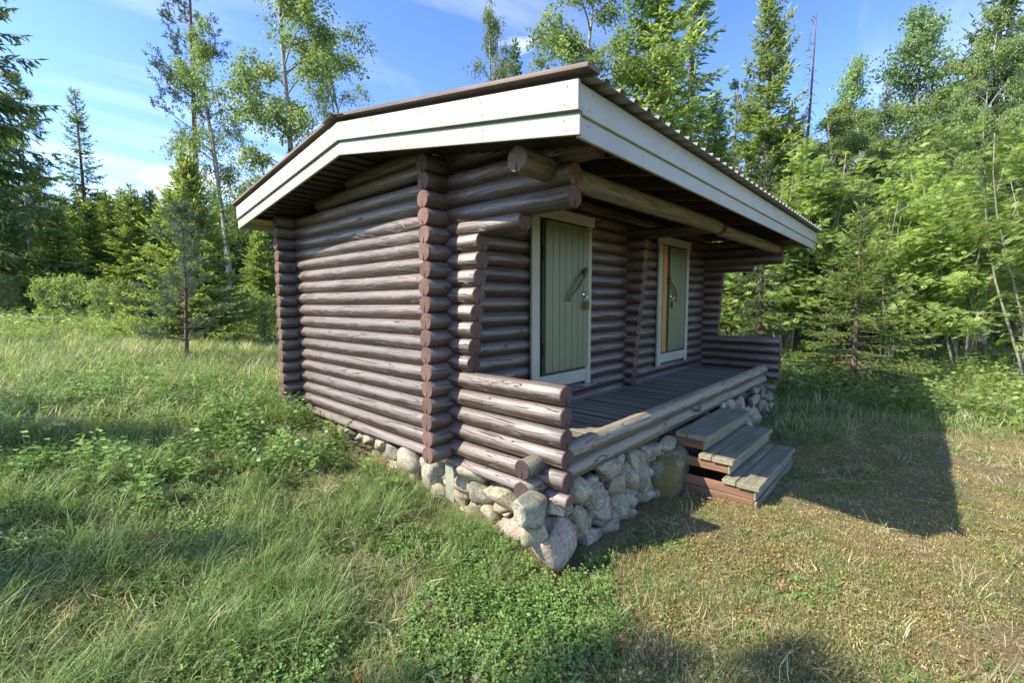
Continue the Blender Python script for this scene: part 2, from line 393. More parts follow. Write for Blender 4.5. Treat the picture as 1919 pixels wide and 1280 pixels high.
L_FLOWER = mat_leaf('white_blossom', (.55, .55, .45), (.6, .6, .5), (.7, .7, .6), .3)

def mat_bark(name, a, b, birch=False, sc_=(6, 6, 1.4)):
    m, nt = new_mat(name)
    v, src, r, raw = objco(nt, sc_)
    n1 = N(nt, 'ShaderNodeTexNoise', Vector=v, Scale=5, Detail=6, Roughness=.7)
    c = mix(nt, ramp(nt, n1.outputs[0], [(.35, 0), (.65, 1)]), a, b)
    if birch:
        v2 = N(nt, 'ShaderNodeMapping', Vector=src, Scale=(2, 2, 9))
        n2 = N(nt, 'ShaderNodeTexNoise', Vector=v2.outputs[0], Scale=1.4, Detail=4, Roughness=.6)
        c = mix(nt, ramp(nt, n2.outputs[0], [(.55, 0), (.63, 1)]), c, (.035, .03, .026))
    finish(nt, c, .85, n1.outputs[0], .7, .02, .2)
    return m
B_SPR = mat_bark('spruce_bark', (.07, .05, .038), (.19, .145, .115))
B_PINE = mat_bark('pine_bark', (.12, .06, .033), (.28, .15, .085))
B_BIRCH = mat_bark('birch_bark', (.20, .185, .16), (.40, .38, .33), True)
B_GREY = mat_bark('grey_smooth_bark', (.13, .12, .095), (.29, .27, .22))

def mat_ground():
    m, nt = new_mat('mossy_forest_soil')
    tc = N(nt, 'ShaderNodeTexCoord'); P = tc.outputs['Object']
    n1 = N(nt, 'ShaderNodeTexNoise', Vector=P, Scale=1.1, Detail=8, Roughness=.65, Distortion=.3)
    n2 = N(nt, 'ShaderNodeTexNoise', Vector=P, Scale=14, Detail=8, Roughness=.75, Distortion=.6)
    n3 = N(nt, 'ShaderNodeTexNoise', Vector=P, Scale=85, Detail=6, Roughness=.8)
    n4 = N(nt, 'ShaderNodeTexNoise', Vector=P, Scale=.35, Detail=4, Roughness=.6)
    moss = ramp(nt, n2.outputs[0], [(.3, (.09, .075, .03)), (.5, (.24, .19, .08)), (.72, (.40, .33, .16))])
    soil = ramp(nt, n3.outputs[0], [(.3, (.065, .048, .028)), (.5, (.19, .15, .085)), (.7, (.38, .32, .21))])
    grn = ramp(nt, n2.outputs[0], [(.3, (.06, .08, .03)), (.6, (.15, .18, .065))])
    c = mix(nt, ramp(nt, n1.outputs[0], [(.42, 0), (.6, 1)]), moss, soil)
    s = N(nt, 'ShaderNodeSeparateXYZ', Vector=P)
    # greener where it is meadow (away from the trodden ground right of the hut)
    a = math_(nt, 'ADD', math_(nt, 'MULTIPLY', math_(nt, 'ADD', s.outputs[0], .3), -1.2), math_(nt, 'MULTIPLY', n4.outputs[0], 1.4))
    b = math_(nt, 'MULTIPLY', math_(nt, 'SUBTRACT', s.outputs[0], 6.0), .4)
    gf = ramp(nt, math_(nt, 'MAXIMUM', a, b), [(.2, 0), (1.2, .85)])
    c = mix(nt, gf, c, grn)
    n5 = ramp(nt, n3.outputs[0], [(.25, .5), (.5, 1), (.75, 1.5)])
    c = mix(nt, .8, c, n5, 'MULTIPLY')
    h = math_(nt, 'ADD', math_(nt, 'MULTIPLY', n2.outputs[0], 1.0), math_(nt, 'MULTIPLY', n3.outputs[0], .45))
    finish(nt, c, .95, h, 1.0, .035, .15)
    return m
M_GROUND = mat_ground()

# ------------------------------------------------------------------ ground: one sheet to the horizon
def axis_coords(c):
    s = [0]; st = .07
    while s[-1] < 9: s.append(s[-1]+st)
    while s[-1] < 900: st *= 1.16; s.append(s[-1]+st)
    s = np.array(s); return np.concatenate([-s[:0:-1], s]) + c
gx, gy = axis_coords(0.5), axis_coords(-.5)
GXX, GYY = np.meshgrid(gx, gy, indexing='ij')
ZZ = ground_z_np(GXX, GYY)
nzf = np.array([noise.noise(Vector((x*2.3, y*2.3, 0)))*.022 + noise.noise(Vector((x*7, y*7, 3)))*.009 for x, y in zip(GXX.ravel(), GYY.ravel())]).reshape(GXX.shape)
inhut = (GXX > .15) & (GXX < 5.75) & (GYY > -1.05) & (GYY < 2.9)
nzf *= np.clip(1.6-np.hypot(GXX, GYY)/14, 0.15, 1)
ZZ = ZZ+nzf
ZZ[inhut] = np.minimum(ZZ[inhut], -.45)
nx, ny = GXX.shape
idx = np.arange(nx*ny).reshape(nx, ny)
Fg = np.stack([idx[:-1, :-1], idx[1:, :-1], idx[1:, 1:], idx[:-1, 1:]], -1).reshape(-1, 4)
gme = mesh_np('ground', np.stack([GXX, GYY, ZZ], -1).reshape(-1, 3), Fg, True)
link('ground', gme, None, M_GROUND, kind='structure', label='mossy clearing floor rising to the left behind the log hut')
def gz2(x, y):
    i = np.clip(np.searchsorted(gx, x)-1, 0, nx-2); j = np.clip(np.searchsorted(gy, y)-1, 0, ny-2)
    tx = (x-gx[i])/(gx[i+1]-gx[i]); ty = (y-gy[j])/(gy[j+1]-gy[j])
    return (ZZ[i, j]*(1-tx)*(1-ty)+ZZ[i+1, j]*tx*(1-ty)+ZZ[i, j+1]*(1-tx)*ty+ZZ[i+1, j+1]*tx*ty)

# ------------------------------------------------------------------ the log cabin
H = .14; LX = 5.85; DY = 3.0; XM = 3.03
cabin = empty('log_cabin', (0, 0, 0), label='low brown log hut with white fascia, two green doors and a raised porch', cat='hut')
def log(p0, p1, r=.0725, kerf=True, mats=None, half=False, name='log', parent=None, **kw):
    p0, p1 = Vector(p0), Vector(p1); ax = (p1-p0); L = ax.length; ax.normalize()
    n = 22; prof = []
    for i in range(n):
        a = -PI/2 + 2*PI*(i+.5)/n
        prof.append((math.cos(a), math.sin(a)))
    if kerf: prof = [(.11, -.985)] + prof + [(-.11, -.985), (-.035, -.28), (.035, -.28)]
    if half: prof = [(math.cos(PI*i/10), math.sin(PI*i/10)) for i in range(11)] + [(-1, -.12), (1, -.12)]
    k = max(2, int(L/.35)); xs = [0, .007] + [L*i/k for i in range(1, k)] + [L-.007, L]
    ph = rnd.random()*20; sd = rnd.random()*100; tp = rnd.uniform(-.015, .015)
    bm = bmesh.new(); rings = []
    for q, x in enumerate(xs):
        e = (q == 0 or q == len(xs)-1); s_ = .93 if e else 1.0
        rr = r*(1+tp*(2*x/L-1))
        oy = .004*math.sin(x*1.7+ph); oz = .0
        ring = []
        for (a, b) in prof:
            w = 1 + .035*noise.noise(Vector((x*1.3+sd, a*1.4, b*1.4)))
            ring.append(bm.verts.new((x, a*rr*s_*w+oy, b*rr*s_*w+oz)))
        rings.append(ring)
    m = len(prof)
    for q in range(len(xs)-1):
        for j in range(m):
            f = bm.faces.new((rings[q][j], rings[q][(j+1) % m], rings[q+1][(j+1) % m], rings[q+1][j]))
            f.smooth = True
            if q == 0 or q == len(xs)-2: f.material_index = 1; f.smooth = False
    a_ = bm.faces.new(list(reversed(rings[0]))); a_.material_index = 1
    b_ = bm.faces.new(rings[-1]); b_.material_index = 1
    bmesh.ops.recalc_face_normals(bm, faces=bm.faces)
    me = bm_mesh(name, bm)
    for mt in (mats or (M_LOG, M_END)): me.materials.append(mt)
    o = link(name, me, parent or cabin, **kw)
    y = Vector((0, 0, 1)).cross(ax).normalized(); z = ax.cross(y)
    R = Matrix((ax, y, z)).transposed().to_4x4(); R.translation = p0
    o.matrix_local = R
    return o
OFF = .47
def roof_z(y): return 2.820 - (y-.82)*.129 if y > .82 else 2.820 - (.82-y)*.1735
def soff(y): return roof_z(y)-.185
# ---- front wall logs (run along X, ends stick out on the left)
d1 = (1.0, 2.03); d2 = (3.89, 4.96)
for k in range(0, 18):
    z = k*H; xl = -.27 + rnd.uniform(-.006, .006)
    ops = [d1, d2] if 3 <= k <= 15 else []
    segs = []; x = xl
    for a, b in ops: segs.append((x, a)); x = b
    segs.append((x, LX+.27))
    for a, b in segs: log((a, 0, z), (b, 0, z))
# ---- back wall logs
for k in range(0, 17):
    z = k*H+.046
    log((-.27+rnd.uniform(-.006, .006), DY, z), (LX+.27, DY, z))
# ---- side wall logs (run along Y); the right wall mirrors the left one
rail_z = [.02, .181, .326, .479, .628]
for side, X0 in ((0, 0.0), (1, LX)):
    for k in range(0, 13):
        z = (k+.5)*H
        if k < 5:
            ye = -1.235+.006*k
            if side == 0: log((X0, ye, rail_z[k]), (X0, DY+.25, z))
            else: log((X0, -1.30, z), (X0, DY+.25, z))
        else:
            ye = -(.284+(z-.775)/(1.729-.775)*(.405-.284)) if side == 0 else -(.32+(z-.775)*.05)
            log((X0, ye, z), (X0, DY+.25, z))
    log((X0, -.845, 1.862), (X0, DY+.25, 1.875))
    log((X0, -1.275, 1.966), (X0, DY+.25, 2.01), .077)
    log((X0, -1.275, 2.108), (X0, DY+.22, 2.145), .077)
    log((X0, -1.46, 2.243), (X0, DY+.10, 2.275))
    log((X0, -.72, 2.42), (X0, 2.35, 2.42))
    log((X0, .0, 2.555), (X0, 1.62, 2.555))
    # half log at the foot of the wall
    log((X0, -1.26, -.125), (X0, DY+.2, -.085), .068, False, half=True, name='sill_half_log')
# ---- middle divider between the two doors
for k in range(1, 15):
    z = (k+.5)*H; log((XM, -(.165+(z-.22)*.083), z), (XM, .4, z))
log((XM, -1.165, 2.145), (XM, .4, 2.17), .072)
# ---- porch front logs, eave beam logs
PM = (M_LOGP, M_END); 
log((-.225, -1.005, .113), (.02, -1.005, .113), .070, mats=(M_LOGP, M_ENDD))
log((-.24, -1.005, -.040), (.02, -1.005, -.040), .072, mats=(M_LOGP, M_ENDD))
log((.045, -1.13, .184), (LX-.35, -1.13, .205), .077, mats=(M_LOGP, M_ENDD), label='weathered grey brown porch edge log')
log((.045, -1.125, .036), (LX-.38, -1.125, .055), .077, mats=(M_LOGP, M_ENDD))
log((-.385, -1.10, 2.152), (.05, -1.10, 2.152), .080, mats=(M_LOGP, M_ENDP))
log((.06, -1.19, 2.105), (XM-.075, -1.19, 2.135), .076, mats=(M_LOGP, M_ENDP))
log((XM+.075, -1.19, 2.118), (LX-.07, -1.19, 2.125), .072, mats=(M_LOGP, M_ENDP))
# a cut stub of a floor joist peeping between the porch logs
log((2.46, -1.25, .115), (2.46, -1.0, .115), .038, False, mats=(M_LOGP, M_ENDP), name='joist_end')
# ---- porch deck
nb = 38
for i in range(nb):
    x = .10 + i*(LX-.17)/nb
    w = (LX-.17)/nb
    dz = rnd.uniform(-.003, .003)
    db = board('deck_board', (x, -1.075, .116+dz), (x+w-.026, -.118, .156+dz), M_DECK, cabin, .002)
    db.data.materials.append(M_GAPSHADE)  # side faces painted dark so the gaps read as shaded
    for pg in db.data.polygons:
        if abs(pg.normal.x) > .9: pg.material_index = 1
board('deck_edge_strip', (.09, -.118, .12), (LX-.08, -.070, .163), M_DECK, cabin, .003)
for y in (-.95, -.55, -.18): board('deck_joist', (.09, y-.03, .03), (LX-.09, y+.03, .100), M_DARKW, cabin)

# ---- doors
def casing(x0, x1, frame):
    YF = -.075
    board('casing_board', (x0, YF-.03, .325), (x0+.125, YF, 2.135), M_WHITE, frame, .004)
    board('casing_board', (x1-.098, YF-.03, .325), (x1, YF, 2.135), M_WHITE, frame, .004)
    board('lintel_board', (x0-.035, YF-.034, 2.138), (x1+.05, YF, 2.255), M_WHITE, frame, .004)
    board('threshold_board', (x0+.127, YF-.026, .365), (x1-.10, YF, .505), M_WHITE, frame, .004)
def tube_obj(name, pts, rad, mat, parent, n=10):
    V, Fs = tube_np(pts, rad, n); return link(name, mesh_np(name, np.array([tuple(v) for v in V]), Fs, True), parent, mat)
# door 1
fr1 = board('door_frame', (.98, -.03, .30), (2.06, .03, 2.2), M_DARK, cabin, .002)
fr1.data.materials.clear(); fr1.data.materials.append(M_DGREEN)
inv = Matrix.Translation(-fr1.location)
def child_fix(o): 
    for c in o.children:
        c.location = Vector(c.location)-o.location
casing(.968, 2.055, fr1)
child_fix(fr1)
dr1 = board('door', (1.165, -.085, .515), (1.985, -.045, 2.105), M_DGREEN, cabin, .003)
xe = [1.18, 1.30, 1.415, 1.53, 1.645, 1.76, 1.872, 1.985]
for i in range(7):
    board('door_board', (xe[i]+.003, -.112, .535), (xe[i+1]-.003, -.085, 2.085), M_GREEN, dr1, .005)
board('top_ledge', (1.175, -.125, 2.082), (1.99, -.1, 2.112), M_GREEN, dr1, .003)
hp = [hit(u, v, 1, yy) for (u, v, yy) in ((1099.5, 505.5, -.118), (1098.5, 509, -.150), (1096, 519, -.172), (1089, 533, -.178), (1080, 546, -.172), (1071, 557, -.158), (1064.5, 563.5, -.135))]
tube_obj('handle', hp, [.026, .030, .023, .020, .019, .021, .018], M_STICK, dr1)
for z in (.78, 1.78): tube_obj('hinge', [(1.155, -.10, z-.07), (1.155, -.10, z+.07)], [.009, .009], M_IRON, dr1, 8)
c = hit(1094.3, 551.5, 1, -.118)
hs_ = tube_obj('hasp_plate', [(c.x, -.112, c.z), (c.x, -.124, c.z)], [.033, .031], M_STEEL, dr1, 16)
tube_obj('hasp_staple', [(c.x+.012, -.115, c.z-.012), (c.x+.02, -.148, c.z-.016), (c.x+.024, -.150, c.z-.03), (c.x+.022, -.115, c.z-.036)], [.005]*4, M_STEEL, dr1, 8)
child_fix(dr1)
# door 2
fr2 = board('door_frame', (3.86, -.03, .30), (4.99, .03, 2.2), M_DGREEN, cabin, .002)
casing(3.865, 5.0, fr2)
child_fix(fr2)
jamb = board('bare_jamb_board', (4.05, -.088, .52), (4.19, -.03, 2.12), M_PINE, fr2, .002); jamb.location = Vector(jamb.location)-fr2.location
jamb['label'] = 'unpainted orange pine board beside the far door'
dr2 = board('door', (4.225, -.085, .515), (4.835, -.045, 2.105), M_DGREEN, cabin, .003)
for i in range(8):
    x0 = 4.24+i*.0735; board('door_board', (x0+.003, -.112, .535), (x0+.0705, -.085, 2.085), M_GREEN, dr2, .005)
board('top_ledge', (4.23, -.125, 2.082), (4.84, -.1, 2.112), M_GREEN, dr2, .003)
hp = [hit(u, v, 1, yy) for (u, v, yy) in ((1255.5, 520, -.118), (1258, 526, -.145), (1263.5, 534, -.165), (1268, 544, -.17), (1268.5, 555, -.158), (1266.3, 564, -.125))]
tube_obj('handle', hp, [.022, .024, .023, .024, .022, .017], M_STICK, dr2)
c2 = hit(1258, 555.5, 1, -.118)
tube_obj('hasp_plate', [(c2.x, -.112, c2.z), (c2.x, -.124, c2.z)], [.033, .031], M_STEEL, dr2, 16)
tube_obj('hasp_staple', [(c2.x+.012, -.115, c2.z-.012), (c2.x+.02, -.148, c2.z-.016), (c2.x+.024, -.150, c2.z-.03), (c2.x+.022, -.115, c2.z-.036)], [.005]*4, M_STEEL, dr2, 8)
child_fix(dr2)
board('light_block_panel', (.12, .05, .0), (5.75, .075, 2.3), M_DARK, cabin, 0)  # dark backing panel added unseen behind the doors, keeps light from passing

def padlock(cx, cz, label, yaw):
    o = empty('padlock', (cx, -.150, cz), yaw, label=label, cat='padlock', group='padlocks on the hut doors')
    b = link('body', box_me('body', .066, .030, .098, .004, 2), o, M_BRASS, (0, 0, -.075-.049+.03))
    V, Fs = tube_np([(-.020, 0, -.05), (-.020, 0, .0), (-.014, 0, .016), (0, 0, .022), (.014, 0, .016), (.020, 0, .0), (.020, 0, -.05)], [.0045]*7, 8)
    link('shackle', mesh_np('shackle', np.array([tuple(v) for v in V]), Fs, True), o, M_STEEL)
    for j, s in enumerate(('AVITA', 'LOGEN')):
        cu = bpy.data.curves.new('lettering', 'FONT'); cu.body = s; cu.size = .026; cu.extrude = .0006; cu.align_x = 'CENTER'; cu.align_y = 'CENTER'
        t0 = bpy.data.objects.new('tmp', cu); me_ = bpy.data.meshes.new_from_object(t0); me_.name = 'lettering'; bpy.data.objects.remove(t0); t = link('lettering', me_, None, M_BLACK)
        t.parent = b; t.rotation_euler = (PI/2, PI/2*-1, 0); t.location = (-.012+.024*j, -.0158, 0)
    return o
padlock(c.x+.022, c.z-.035, 'brass padlock hanging on the nearer green door', .15)
padlock(c2.x+.022, c2.z-.035, 'brass padlock hanging on the farther green door', -.35)

# ---- roof
XL, XR = -.547, 6.19; YR, YFr, YB = .82, -1.66, 3.457
# front corrugated sheet
def sheet(y0, y1, z0, z1, x0, x1):
    prof = []; x = x0; P = .1575
    while x < x1:
        for dx, dz in ((0, 0), (.085, 0), (.103, .028), (.139, .028)): prof.append((min(x+dx, x1), dz))
        x += P
    prof.append((x1, 0)); V = []; Fs = []
    n = len(prof)
    for (y, z) in ((y0, z0), (y1, z1)):
        for px, dz in prof: V.append((px, y, z+dz))
    for (y, z) in ((y0, z0), (y1, z1)):
        for px, dz in prof: V.append((px, y, z+dz-.0025))
    for i in range(n-1):
        Fs.append((i, i+1, n+i+1, n+i)); Fs.append((2*n+i, 3*n+i, 3*n+i+1, 2*n+i+1))
        Fs.append((i, 2*n+i, 2*n+i+1, i+1)); Fs.append((n+i, n+i+1, 3*n+i+1, 3*n+i))
    return V, Fs
V1, F1 = sheet(YFr-.085, YR, roof_z(YFr-.085)+.006, roof_z(YR)+.006, XL+.02, XR+.02)
V2, F2 = sheet(YR, YB+.06, roof_z(YR)+.006, roof_z(YB+.06)+.006, XL+.02, XR+.02)
F2 = [tuple(i+len(V1) for i in f) for f in F2]
roof = link('roof', mesh_np('roof', np.array(V1+V2), F1+F2), cabin, M_SHEET, label='grey beige corrugated steel roof')
def fboard(p0, p1, w, t, mat=M_WHITE, nm='fascia_board'): return beam(nm, p0, p1, w, t, mat, roof)
# rake fascia (left gable), upper board proud of the lower one; vertical faces
def rake(x, out):
    for (y0, y1) in ((YFr, YR), (YR, YB)):
        z0, z1 = roof_z(y0), roof_z(y1)
        bmv = []
        for (nm, top, bot, xa, xb) in (('fascia_board', 0.0, .148, x, x+.022*out), ('fascia_board', .172, .268, x+.014*out, x+.036*out), ('fascia_backing', .146, .174, x+.020*out, x+.040*out)):
            V = [(xx, y, z) for xx in (xa, xb) for (y, z) in ((y0, z0-top), (y1, z1-top), (y1, z1-bot), (y0, z0-bot))]
            Fs = [(0, 1, 2, 3), (7, 6, 5, 4), (0, 4, 5, 1), (1, 5, 6, 2), (2, 6, 7, 3), (3, 7, 4, 0)]
            me = mesh_np(nm, np.array(V), Fs); bm = bmesh.new(); bm.from_mesh(me); bmesh.ops.recalc_face_normals(bm, faces=bm.faces)
            bmesh.ops.bevel(bm, geom=bm.edges[:], offset=.002, segments=1, affect='EDGES'); bm.to_mesh(me); bm.free()
            link(nm, me, roof, M_DGREEN if nm == 'fascia_backing' else M_WHITE)
        # brown cap board riding on the sheet edge
        ext = -.075 if y0 < 0 else .075; gap = .10
        pa = Vector((x+.03*out, y0+(ext if y0 < 0 else .07), 0)); pb = Vector((x+.03*out, y1+(ext if y0 > 0 else -.05), 0))
        pa.z = roof_z(pa.y)+.048; pb.z = roof_z(pb.y)+.048
        beam('cap_board', pa, pb, .026, .115, M_CAP, roof)
rake(XL, 1); rake(XR, -1)
na = Acc()
for q in range(9):
    for dz, xx in ((.035, XL-.0012), (.112, XL-.0012), (.20, XL+.0128), (.245, XL+.0128)):
        y = -1.58+q*.61+rnd.uniform(-.02, .02); 
        if y > YB-.05: continue
        z = roof_z(y)-dz+rnd.uniform(-.006, .006); V = [(xx, y+.0045*math.cos(a), z+.0045*math.sin(a)) for a in np.linspace(0, 2*PI, 7)[:6]]+[(xx-.0015, y, z)]
        na.add(V, [(j, (j+1) % 6, 6) for j in range(6)], .5)
for q in range(11):
    for dz, yy in ((.04, YFr-.0002), (.125, YFr-.0002), (.20, YFr+.0178)):
        x = XL+.12+q*.64+rnd.uniform(-.02, .02); z = roof_z(YFr)-dz; V = [(x+.0045*math.cos(a), yy, z+.0045*math.sin(a)) for a in np.linspace(0, 2*PI, 7)[:6]]+[(x, yy-.0015, z)]
        na.add(V, [(j, (j+1) % 6, 6) for j in range(6)], .5)
link('nail_heads', na.mesh('nail_heads'), roof, M_IRON, kind='stuff')
# eave fascias
for y, s in ((YFr, 1), (YB, -1)):
    z = roof_z(y)
    fboard((XL+.024, y+.012*s, z-.008-.078), (XR-.024, y+.012*s, z-.008-.078), .150, .022)
    fboard((XL+.042, y+.030*s, z-.160-.056), (XR-.042, y+.030*s, z-.160-.056), .108, .022)
# ridge cap
V = []; Fs = []
for x in (XL-.05, XR+.05):
    for y, dz in ((YR-.17, .034-.17*.1735+.01), (YR-.05, .040), (YR, .072), (YR+.05, .042), (YR+.17, .034-.17*.129+.01)): V.append((x, y, 2.82+dz))
Fs = [(i, i+1, i+6, i+5) for i in range(4)]
rc = link('ridge_cap', mesh_np('ridge_cap', np.array(V), Fs), roof, M_SHEET)
md = rc.modifiers.new('t', 'SOLIDIFY'); md.thickness = .003
# sheathing, soffit boards under the gable overhang, rafters
for (y0, y1) in ((YFr+.05, YR), (YR, YB-.05)):
    n = 16 if y0 < 0 else 18
    for i in range(n):
        a = y0+(y1-y0)*i/n; b = y0+(y1-y0)*(i+1)/n-.004
        if abs(i) >= 0:
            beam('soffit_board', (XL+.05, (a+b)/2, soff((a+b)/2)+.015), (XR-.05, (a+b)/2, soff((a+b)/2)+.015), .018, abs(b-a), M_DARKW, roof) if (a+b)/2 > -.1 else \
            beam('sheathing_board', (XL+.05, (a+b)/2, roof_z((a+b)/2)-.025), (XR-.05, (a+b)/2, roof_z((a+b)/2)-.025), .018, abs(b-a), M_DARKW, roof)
for x in (-.30, .28, .87, 1.45, 2.05, 2.65, 3.30, 3.95, 4.6, 5.25, 5.75):
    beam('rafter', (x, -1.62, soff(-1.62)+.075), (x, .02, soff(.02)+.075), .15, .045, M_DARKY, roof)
# soffit strip of the front left corner under the gable overhang, and the pale eave return boards
for s, x0, x1 in ((1, XL+.05, -.075), (-1, LX+.08, XR-.05)):
    for i in range(12):
        a = YFr+.05+(1.5)*i/12; b = a+1.5/12-.004
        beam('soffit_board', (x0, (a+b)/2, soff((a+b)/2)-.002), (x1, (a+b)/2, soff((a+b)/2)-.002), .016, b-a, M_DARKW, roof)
    beam('eave_return_board', ((x0+x1)/2, YB-.33, soff(YB-.2)-.012), ((x0+x1)/2, YB-.05, soff(YB-.05)-.010), .014, x1-x0, M_PLY, roof, bev=.001)

# ------------------------------------------------------------------ fieldstone foundation
found = empty('stone_foundation', (0, 0, -.5), label='dry stacked fieldstone foundation under the log hut', cat='foundation')
def stone(c, size, mat, seed, yawv=0, sub=3, parent=found, ncut=13, **kw):
    bm = bmesh.new(); bmesh.ops.create_icosphere(bm, subdivisions=sub, radius=1)
    r = random.Random(seed); off = Vector((r.random()*50, r.random()*50, r.random()*50))
    planes = []
    for _ in range(ncut):
        n = Vector((r.gauss(0, 1), r.gauss(0, 1), r.gauss(0, 1))).normalized(); planes.append((n, r.uniform(.44, .80)))
    for v in bm.verts:
        p = v.co.normalized()
        # superellipsoid a little boxy
        q = Vector([math.copysign(abs(t)**.78, t) for t in p])
        for n, d in planes:
            e = q.dot(n)-d
            if e > 0: q -= n*e*.96
        q *= 1 + .10*noise.noise(p*1.6+off) + .035*noise.noise(p*4.5+off)
        v.co = Vector((q.x*size[0]/2, q.y*size[1]/2, q.z*size[2]/2))*1.38
    bmesh.ops.rotate(bm, verts=bm.verts, matrix=Euler((r.uniform(-.12, .12), r.uniform(-.25, .25), yawv)).to_matrix())
    me = bm_mesh('stone', bm, True)
    return link('stone', me, parent, mat, Vector(c)-Vector(parent.location), **kw)
S = 2.525
side_st = [(85,125,62,46),(140,145,66,56),(190,160,62,56),(235,198,62,66),(275,200,50,54),(318,205,74,64),(235,245,56,46),(380,238,134,62),(345,290,66,54),(430,282,96,66),(512,312,122,112),(577,318,62,56),(628,342,76,46),(530,385,66,84),(615,392,118,112),
  (812,388,134,92),(748,435,96,80),(838,458,112,84),(742,495,66,62),(820,542,112,74),(850,625,66,84),(897,597,84,92),(942,495,184,176),(1000,640,194,112),(990,735,215,150),(780,600,90,90),(700,560,110,90),(780,690,130,110),(870,720,100,110),(560,450,120,70),(450,350,100,70),(350,350,90,60),(640,470,110,80)]
front_st = [(1120,570,184,142),(1142,652,96,134),(1222,692,234,262),(1240,540,96,66),(1285,530,56,46),(1335,462,124,142),(1412,467,114,132),(1468,348,124,84),(1500,427,114,122),(1530,310,66,62),(1610,315,116,112),(1562,392,76,112),(1680,270,114,92),(1745,250,104,104),(1655,397,142,164),(1435,552,124,132),(1330,592,104,134),(1482,612,114,92),(1395,682,134,122),(1522,530,86,92),(1570,500,76,92),(1640,490,96,76),(1562,572,76,72),(1700,480,80,60)]
k = 0
for (cx, cy_, w, h) in side_st:
    u, v = 560+cx/S, 740+cy_/S; p = hit(u, v, 0, -.03)
    dep = (p-CAM).dot(FW); wm = w/S*dep/F_PX/abs(math.cos(math.atan2(p.x-CAM.x, p.y-CAM.y)))*.86; hm = h/S*dep/F_PX
    m = M_STONER if (cx, cy_) == (1000, 640) else (M_STONEB if (cx, cy_) in ((838, 458), (430, 282)) else M_STONE)
    d = min(.36, max(wm, hm)*.95)
    wm = min(wm, .45)
    stone((p.x+.02+d*.32, p.y, p.z), (d, wm*1.06, hm*1.06), m, 100+k, 0, 3); k += 1
for (cx, cy_, w, h) in front_st:
    u, v = 560+cx/S, 740+cy_/S; p = hit(u, v, 1, -1.20)
    dep = (p-CAM).dot(FW); wm = w/S*dep/F_PX*1.12; hm = h/S*dep/F_PX
    m = M_STONER if (cx, cy_) in ((1222, 692), (1435, 552)) else M_STONE
    if w > 220: wm *= .9; hm *= .88
    d = min(.38, max(wm, hm)*.9)
    stone((p.x, p.y+d*.28, p.z), (wm*1.05, d, hm*1.06), m, 200+k, 0, 3); k += 1
p = hit(560+1790/S, 740+400/S, 1, -1.26)
stone((p.x, p.y+.12, p.z-.02), (.50, .40, .52), M_STONEM, 37, .3, 4, ncut=4, label='big mossy boulder beside the steps')
S2 = 6.854
for (cx, cy_, w, h) in [(1440,385,210,180),(1300,400,110,110),(1225,425,90,70),(1630,335,190,150),(1722,292,150,96),(1752,382,110,120),(1612,545,212,274),(1772,470,134,134),(1855,535,164,224),(1700,400,70,120),(1560,635,154,104),(1640,230,140,66),(1812,302,86,120),(1745,625,90,86),(1500,500,120,110),(1820,420,100,90)]:
    u, v = 1180+cx/S2, 700+cy_/S2; p = hit(u, v, 1, -1.22)
    dep = (p-CAM).dot(FW); wm = w/S2*dep/F_PX*1.55; hm = h/S2*dep/F_PX
    m = M_STONER if (cx, cy_) in ((1440, 385), (1722, 292), (1772, 470)) else M_STONE
    d = min(.4, hm)
    stone((p.x, p.y+d*.3, p.z), (wm, d, hm*1.08), m, 300+k, 0, 3); k += 1
# right-hand and rear faces plus the inner packing, less visible
for i in range(34):
    t = i/34; x = rnd.uniform(.15, 5.8)
    stone((x, -1.02+rnd.uniform(-.02, .05), rnd.choice([-.18, -.35, -.5])), (.26, .2, .2), M_STONEB, 400+i, 0, 2)
for i in range(22):
    y = -1.0+i*.19; zt = max(gz(0, y)+.02, -.5)
    for zz in (-.17, -.34, -.5):
        if zz > zt-.1: stone((.16, y, zz), (.2, .24, .19), M_STONEB, 500+i*3+int(zz*-10), 0, 2)
for i in range(16):
    stone((5.9, -1.0+i*.26, -.2-.17*(i % 3)), (.3, .3, .24), M_STONE, 600+i, 0, 2)
for i in range(90):
    x = rnd.uniform(.0, 1.95); z = rnd.uniform(-.52, -.12)
    stone((x, -1.10+rnd.uniform(-.02, .02), z), (rnd.uniform(.09, .17), .16, rnd.uniform(.08, .14)), M_STONE, 700+i, 0, 2)
for i in range(60):
    y = rnd.uniform(-1.1, 2.2); z = rnd.uniform(max(gz(0, y)-.05, -.5), -.10)
    stone((.10+rnd.uniform(-.02, .02), y, z), (.16, rnd.uniform(.09, .18), rnd.uniform(.08, .13)), M_STONE, 800+i, 0, 2)
# pale concrete pier at the corner under the log ends
pp = hit(838, 893, 0, -.035)
board('pier', (pp.x+.02, pp.y-.065, -.62-(-.5)), (pp.x+.16, pp.y+.055, -.135-(-.5)), M_CONC, found, .006)

